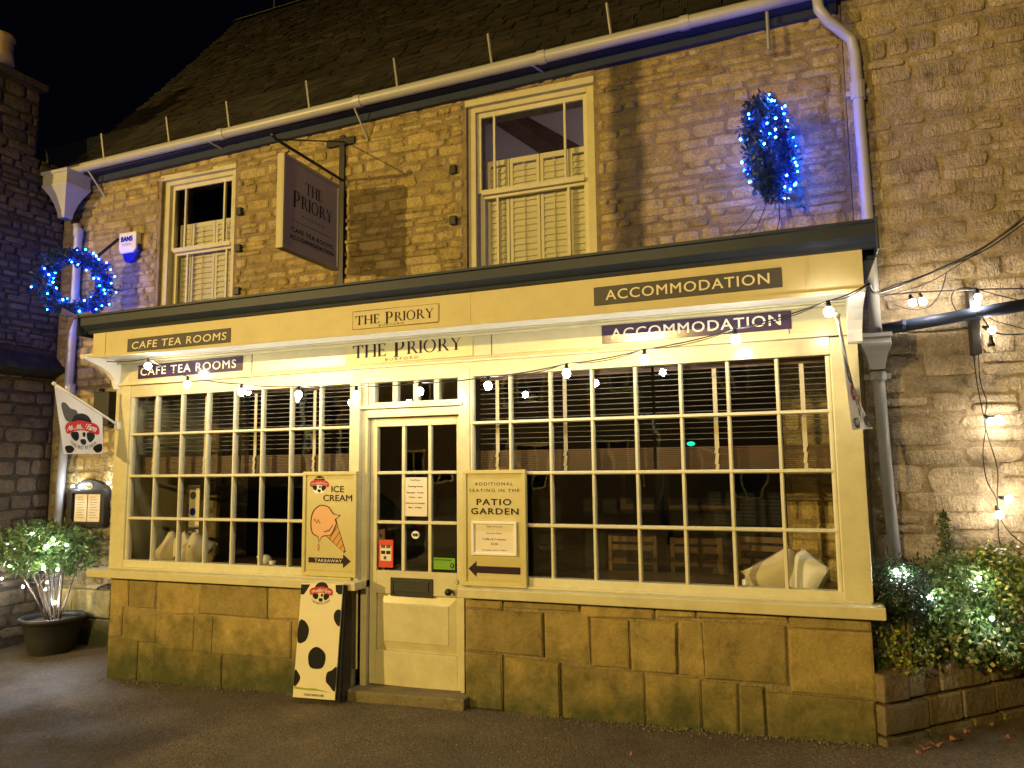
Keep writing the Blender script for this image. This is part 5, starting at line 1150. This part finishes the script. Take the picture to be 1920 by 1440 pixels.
# grit and crumbs gathered along the wall foot
r3 = random.Random(91); mb = MB()
for i in range(1900):
    k_ = r3.random()
    if k_ < .75: x = r3.uniform(-5.66, .36); y = -.03-abs(r3.gauss(0, .07))-(.11 if -3.2 < x < -2.2 else 0)
    elif k_ < .9: x = r3.uniform(-7.7, -5.7); y = r3.uniform(.3, .95)
    else: x = r3.uniform(-5, 2); y = r3.uniform(-1.6, -.1)
    z = ground_z(x)+.002; r5 = r3.uniform(.002, .008)*(1.4 if k_ < .75 and r3.random() < .1 else 1); a = r3.uniform(0, 6)
    p = [(x+r5*math.cos(a+j*2.1), y+r5*math.sin(a+j*2.1), z-.003) for j in range(3)]+[(x, y, z+r5*.9)]
    mb.add(p, [(0, 1, 3), (1, 2, 3), (2, 0, 3)])
tag(mb.build('grit', 'kerb'), kind='stuff')
c = MB(); c.add([(.39, .02, .44), (1.55, 1.1, .46), (1.4, 1.1, .50), (.39, .99, .50)], [(0, 1, 2, 3)]); tag(c.build('soil', 'soil'), kind='structure')
def bush(name, label, c_, rad, n, size, mat, r3, asp=.5, stem=True, fill=.45, cat='shrub'):
    t = thing(name, (c_[0], c_[1], .47), label, cat); c_ = Vector(c_); pts = []
    if stem:
        st_ = MB()
        for i in range(7): 
            e_ = c_+Vector((rad[0]*r3.uniform(-.7, .7), rad[1]*r3.uniform(-.7, .7), rad[2]*r3.uniform(-.2, .5))); st_.tube([(c_.x+r3.uniform(-.03, .03), c_.y, .45), ((c_.x+e_.x)/2, (c_.y+e_.y)/2, (.45+e_.z)/2), e_], [.012, .008, .003], 5, False)
        tag(st_.build('branches', 'bark', t), kind='stuff')
    k_ = 0
    lumps = [(r3.uniform(0, 6.28), r3.uniform(-1, 1), r3.uniform(.15, .3)) for _ in range(7)]
    while k_ < n:
        u_, v_ = r3.uniform(0, 6.283), r3.uniform(-1, 1); cc = math.sqrt(1-v_*v_); rr = fill+(1-fill)*r3.random()**.5
        rr *= 1+.14*math.sin(u_*3+c_.x*9)+.10*math.sin(u_*7+v_*5)
        p = c_+Vector((rad[0]*cc*math.cos(u_)*rr, rad[1]*cc*math.sin(u_)*rr, rad[2]*v_*rr))
        nd = (p-c_).normalized()+Vector((0, 0, .35))
        for _ in range(3): pts.append((p+Vector((r3.gauss(0, size*.6), r3.gauss(0, size*.6), r3.gauss(0, size*.5))), nd)); k_ += 1
    mb = MB(); leafcloud(mb, pts, size, r3, aspect=asp); tag(mb.build('crown', mat, t), kind='stuff'); return t
r3 = random.Random(5)
bush('box_bush', 'dark round clipped box bush against the shop corner', (.535, .10, .93), (.175, .16, .18), 7500, .020, 'box', r3, .6)
bush('ivy_plant', 'sparse yellow green ivy at the foot of the box bush', (.52, .12, .60), (.17, .13, .16), 900, .030, 'gold', r3, .7)
bush('evergreen_shrub', 'broad glossy green shrub in the middle of the raised bed', (.80, .35, .85), (.24, .22, .27), 3400, .036, 'leaf', r3, .55)
bush('ivy_plant', 'variegated yellow ivy mass at the right edge of the raised bed', (1.12, .58, .92), (.26, .22, .24), 3200, .034, 'gold', r3, .7)
bush('ivy_plant', 'pale trailing ivy over the low stone wall', (1.00, .42, .62), (.36, .26, .15), 2900, .034, 'ivy', r3, .8)
t = thing('conifer_shrub', (.80, .60, .48), 'small pointed conifer tip rising above the other shrubs', 'shrub')
mb = MB(); pts = []
for i in range(900):
    h_ = r3.random(); rr = (1-h_)**.8*.10+.012; a = r3.uniform(0, 6.28); pts.append(((.86+rr*math.cos(a)*r3.random(), .60+rr*math.sin(a)*r3.random(), .95+h_*.42), (math.cos(a), math.sin(a), .9)))
leafcloud(mb, pts, .030, r3, aspect=.35); tag(mb.build('crown', 'ivy', t), kind='stuff'); MB().tube([(.86, .6, .46), (.86, .6, 1.30)], [.012, .003], 6).build('trunk', 'bark', t)
bl = thing('garden_lights', (.9, .1, .6), 'cold white fairy lights scattered through the raised bed', 'fairy lights')
for px_, py_, Y in ((1680, 1070, .02), (1700, 1075, .02), (1745, 1120, .06), (1860, 1160, .16), (1835, 1085, .30)):
    led_ball(bl, at(px_, py_, Y), .011)
gp = random.Random(3)
lf = []
LEAF_LAB = ['middle one of three curled orange leaves below the low stone wall', 'biggest curled orange leaf, nearest the low stone wall', 'curled leaf furthest from the wall of the three large ones', 'small leaf just right of the big curled leaves', 'tiny leaf on the tarmac left of the curled leaves', 'single small leaf on the tarmac in front of the shop plinth', 'tiny leaf close under the low stone wall', 'tiny leaf at the right edge of the tarmac', 'small leaf at the front edge of the tarmac before the shop corner']
for px_, py_, s_ in ((1755, 1398, .06), (1792, 1388, .07), (1735, 1405, .05), (1813, 1375, .035), (1722, 1415, .02), (1180, 1416, .03), (1860, 1362, .02), (1890, 1385, .02), (1600, 1432, .025)):
    d = FWD+RGT*((px_-960)/F_PX)+UP*((720-py_)/F_PX); tt = (.0236*2.8-CAM.z)/(d.z-.0236*d.x); q = CAM+d*tt
    mb = MB(); rr = s_*.75; a0 = gp.uniform(0, 6); o3 = []
    for k_ in range(9): 
        a = a0+k_*6.283/9; r5 = rr*(1 if k_ % 2 else .62); o3.append((q.x+r5*math.cos(a), q.y+r5*math.sin(a)*.8, q.z+.012+.012*math.sin(a*2+a0)))
    mb.add(o3+[(q.x, q.y, q.z+.006)], [(i, (i+1) % 9, 9) for i in range(9)])
    o = mb.build('fallen_leaf', 'deadleaf'); lf.append(o)
    tag(o, LEAF_LAB[len(lf)-1], 'leaf', 'fallen leaves on the tarmac')

# ================================================================== INSIDE THE CAFE
def blind(x0, x1, tapes, label):
    t = thing('venetian_blind', (x0, .13, 2.3), label, 'blind'); y0, y1 = .115, .165
    MB().box(x0, x1, y0, y1, 2.33, 2.37).build('head_rail', 'blind', t)
    z = 2.305
    while z > 1.83:
        MB().box(x0, x1, y0, y1, z, z+.0032).build('blind_slat', 'slat', t); z -= .037
    z = 1.665; k_ = 0
    while z < 1.805: MB().box(x0, x1, y0-.002*(k_ % 2), y1, z, z+.0085).build('blind_slat', 'blind', t); z += .0125; k_ += 1
    for x in tapes:
        MB().box(x-.014, x+.014, y0-.006, y0-.004, 1.80, 2.33).build('tape', 'tape', t)
        c = MB(); z = 1.80; xx = x-.012
        for k_ in range(4): c.add([(xx, y0-.010, z), (xx+.022, y0-.010, z), (xx+.018, y0-.016, z-.035), (xx-.004, y0-.016, z-.035)], [(0, 1, 2, 3)]); z -= .035; xx -= .004 if k_ % 2 else -.003
        c.build('tape_fold', 'tape', t)
xt = lambda p, q: at(p, q, .11).x
blind(-5.50, -4.42, (xt(291, 800), xt(386, 800)), 'grey slatted blind with brown stack in the left half of the left window')
blind(-4.40, -3.29, (xt(479, 800), xt(590, 790)), 'grey slatted blind with brown stack in the right half of the left window')
blind(-2.20, -.92, (xt(933, 800), xt(1060, 800)), 'grey slatted blind with brown stack in the left half of the right window')
blind(-.90, .185, (xt(1342, 780), xt(1507, 780)), 'grey slatted blind with brown stack in the right half of the right window')
def table(x, y, w_, d_, label):
    t = thing('cafe_table', (x, y, .10), label, 'table')
    MB().box(x-w_/2, x+w_/2, y-d_/2, y+d_/2, .84, .87).build('tabletop', 'wood', t, bevel=.004)
    for sx in (-1, 1):
        for sy in (-1, 1): MB().box(x+sx*(w_/2-.06)-.025, x+sx*(w_/2-.06)+.025, y+sy*(d_/2-.06)-.025, y+sy*(d_/2-.06)+.025, .10, .84).build('leg', 'wood', t)
def chair(x, y, rz, label):
    t = thing('ladder_back_chair', (x, y, .10), label, 'chair'); R = Matrix.Rotation(rz, 3, 'Z')
    def ob(name, cx, cy_, cz, a, b, d): c = MB(); c.obox(Vector((x, y, 0))+R @ Vector((cx, cy_, 0))+Vector((0, 0, cz)), R @ Vector((1, 0, 0)), R @ Vector((0, 1, 0)), (0, 0, 1), a, b, d); c.build(name, 'wood', t, bevel=.003)
    ob('seat', 0, 0, .555, .42, .40, .03)
    for sx in (-1, 1): ob('leg', sx*.18, -.17, .33, .035, .035, .45); ob('back_post', sx*.19, .18, .60, .035, .035, 1.0)
    for z in (.78, .89, 1.0, 1.07): ob('back_slat', 0, .18, z, .36, .018, .05)
table(-.95, .62, 1.25, .62, 'dark cafe table behind the middle of the right window')
table(.02, .50, .35, .50, 'narrow shelf table at the right end of the right window')
table(-4.3, .60, 1.3, .6, 'dark cafe table behind the left window')
chair(-1.35, 1.2, 0, 'ladder back chair behind the left end of the right window table'); chair(-.80, 1.15, .1, 'ladder back chair in the middle of the right window')
chair(-.35, 1.4, -.2, 'ladder back chair nearest the stone pier'); chair(-4.0, 1.3, .1, 'ladder back chair inside the left window')
def cushion(c_, w_, h_, rot, mat, label, tilt=.35):
    t = MB(); n_ = 9; R = Matrix.Rotation(rot[2], 3, 'Z') @ Matrix.Rotation(rot[0], 3, 'X') @ Matrix.Rotation(rot[1], 3, 'Y')
    for sd in (-1, 1):
        vs = []
        for j in range(n_+1):
            for i in range(n_+1):
                u_, v_ = i/n_*2-1, j/n_*2-1; e = (1-u_**4)*(1-v_**4); pin = 1-.10*(1-abs(u_)**2)*(abs(v_)**6)-.10*(1-abs(v_)**2)*(abs(u_)**6)
                vs.append(Vector(c_)+R @ Vector((u_*w_/2*(1-.08*(1-v_*v_)*0)*pin, sd*.085*e**.5, v_*h_/2*pin)))
        t.add(vs, [(j*(n_+1)+i, j*(n_+1)+i+1, (j+1)*(n_+1)+i+1, (j+1)*(n_+1)+i) for j in range(n_) for i in range(n_)])
    tag(t.build('cushion', mat, None, smooth=True), label, 'cushion')
q = at(1462, 1085, .20); cushion((q.x, .24, .95), .36, .36, (.35, 1.0, .25), 'cushion', 'tan linen cushion slumped in the right window')
q = at(1512, 1080, .17); cushion((q.x, .19, .985), .24, .28, (-.1, .5, -.7), 'cushionw', 'white cushion standing on its edge in the right window')
for px_, rz, lab in ((322, .9, 'leftmost of three linen cushions in the left window'), (345, -.6, 'middle linen cushion in the left window'), (366, .8, 'right hand linen cushion of three in the left window')):
    q = at(px_, 1030, .22); cushion((q.x, .22, .99), .24, .30, (.0, .6, rz), 'cushion', lab)
q = at(1413, 1082, .30)
t = thing('sugar_bowl', (q.x, .30, .87), 'white china sugar bowl on the table in the right window', 'bowl'); MB().lathe((q.x, .30, .872), [(.02, 0), (.045, .02), (.058, .06), (.055, .085), (.05, .085), (.05, .06)], 18).build('bowl', 'ceramic', t, smooth=True)
for k_ in range(4): MB().box(q.x-.03+k_*.015, q.x-.018+k_*.015, .29+.008*(k_ % 2), .293+.008*(k_ % 2), .92, .985).build('sachet', 'paper', t)
q = at(1398, 1088, .30); t = thing('milk_jug', (q.x, .30, .87), 'small white jug beside the sugar bowl', 'jug'); MB().lathe((q.x, .30, .872), [(.02, 0), (.026, .02), (.022, .06)], 12).build('body', 'ceramic', t, smooth=True)
q = at(498, 1040, .35); t = thing('teapot', (q.x, .35, .87), 'white teapot on the table in the left window', 'teapot'); MB().lathe((q.x, .35, .872), [(.03, 0), (.055, .02), (.06, .05), (.04, .085), (.01, .095)], 16).build('body', 'ceramic', t, smooth=True); MB().tube([(q.x-.05, .35, .90), (q.x-.09, .35, .95)], [.012, .006], 6).build('spout', 'ceramic', t)
q = at(511, 1045, .3); t = thing('cup', (q.x, .3, .87), 'white cup beside the teapot in the left window', 'cup'); MB().lathe((q.x, .3, .872), [(.015, 0), (.028, .02), (.032, .055)], 14).build('body', 'ceramic', t, smooth=True)
# pale door leaf and leaflet stand inside the left window
t = thing('cream_panel', (-5.1, .75, .1), 'pale yellow panel leaning inside the left end of the left window', 'panel'); a, b = at(298, 950, .75), at(324, 950, .75); MB().box(a.x, b.x, .75, .78, .75, 1.72).build('board', 'timberlit', t, bevel=.004)
t = thing('leaflet_stand', (-4.95, .55, .87), 'poster with a blue ringed badge standing inside the left window', 'poster'); a, b = at(350, 940, .5), at(374, 940, .5)
MB().box(a.x, b.x, .50, .505, 1.12, 1.55).build('backing', 'paper', t)
MB().add([((a.x+b.x)/2+.035*math.cos(j*math.pi/8), .498, 1.31+.035*math.sin(j*math.pi/8)) for j in range(16)], [tuple(range(16))]).build('badge', 'alarmblue', t); MB().add([((a.x+b.x)/2+.035*math.cos(j*math.pi/8), .498, 1.46+.035*math.sin(j*math.pi/8)) for j in range(16)], [tuple(range(16))]).build('badge', 'darkgrey', t)
t = thing('wall_box_light', (-.5, 3.5, 2.0), 'small green exit light glowing inside the right window', 'light'); q = at(1296, 832, 3.5); MB().ball((q.x, 3.48, q.z), .045, 10, 6, .55).build('lamp', 'greenled', t, smooth=True)
# picture frames on the back wall
for px_, lab in ((1310, 'picture frame on the dark back wall seen under the blind'), (1200, 'smaller picture frame left of the other inside the right window')):
    q = at(px_, 910, 5.9); t = thing('picture_frame', (q.x, 5.95, q.z), lab, 'picture'); w_ = .5 if px_ > 1250 else .3
    MB().box(q.x-w_, q.x+w_, 5.93, 5.98, q.z-.35, q.z+.35).build('frame', 'wood', t); MB().box(q.x-w_+.08, q.x+w_-.08, 5.92, 5.93, q.z-.27, q.z+.27).build('picture', 'inner', t)
# lamp out of view, added to brighten the right hand bedroom ceiling
t = thing('bedroom_fill_light', (-1.0, 3.6, 2.95), 'added lamp out of view that brightens the room behind the right upper window', 'lamp')
MB().tube([(-1.0, 3.6, 2.95), (-1.0, 3.6, 3.6)], .015, 8).build('stem', 'wood', t); MB().lathe((-1.0, 3.6, 3.6), [(.16, 0), (.10, .22)], 18, False).build('shade', 'roomfill', t)
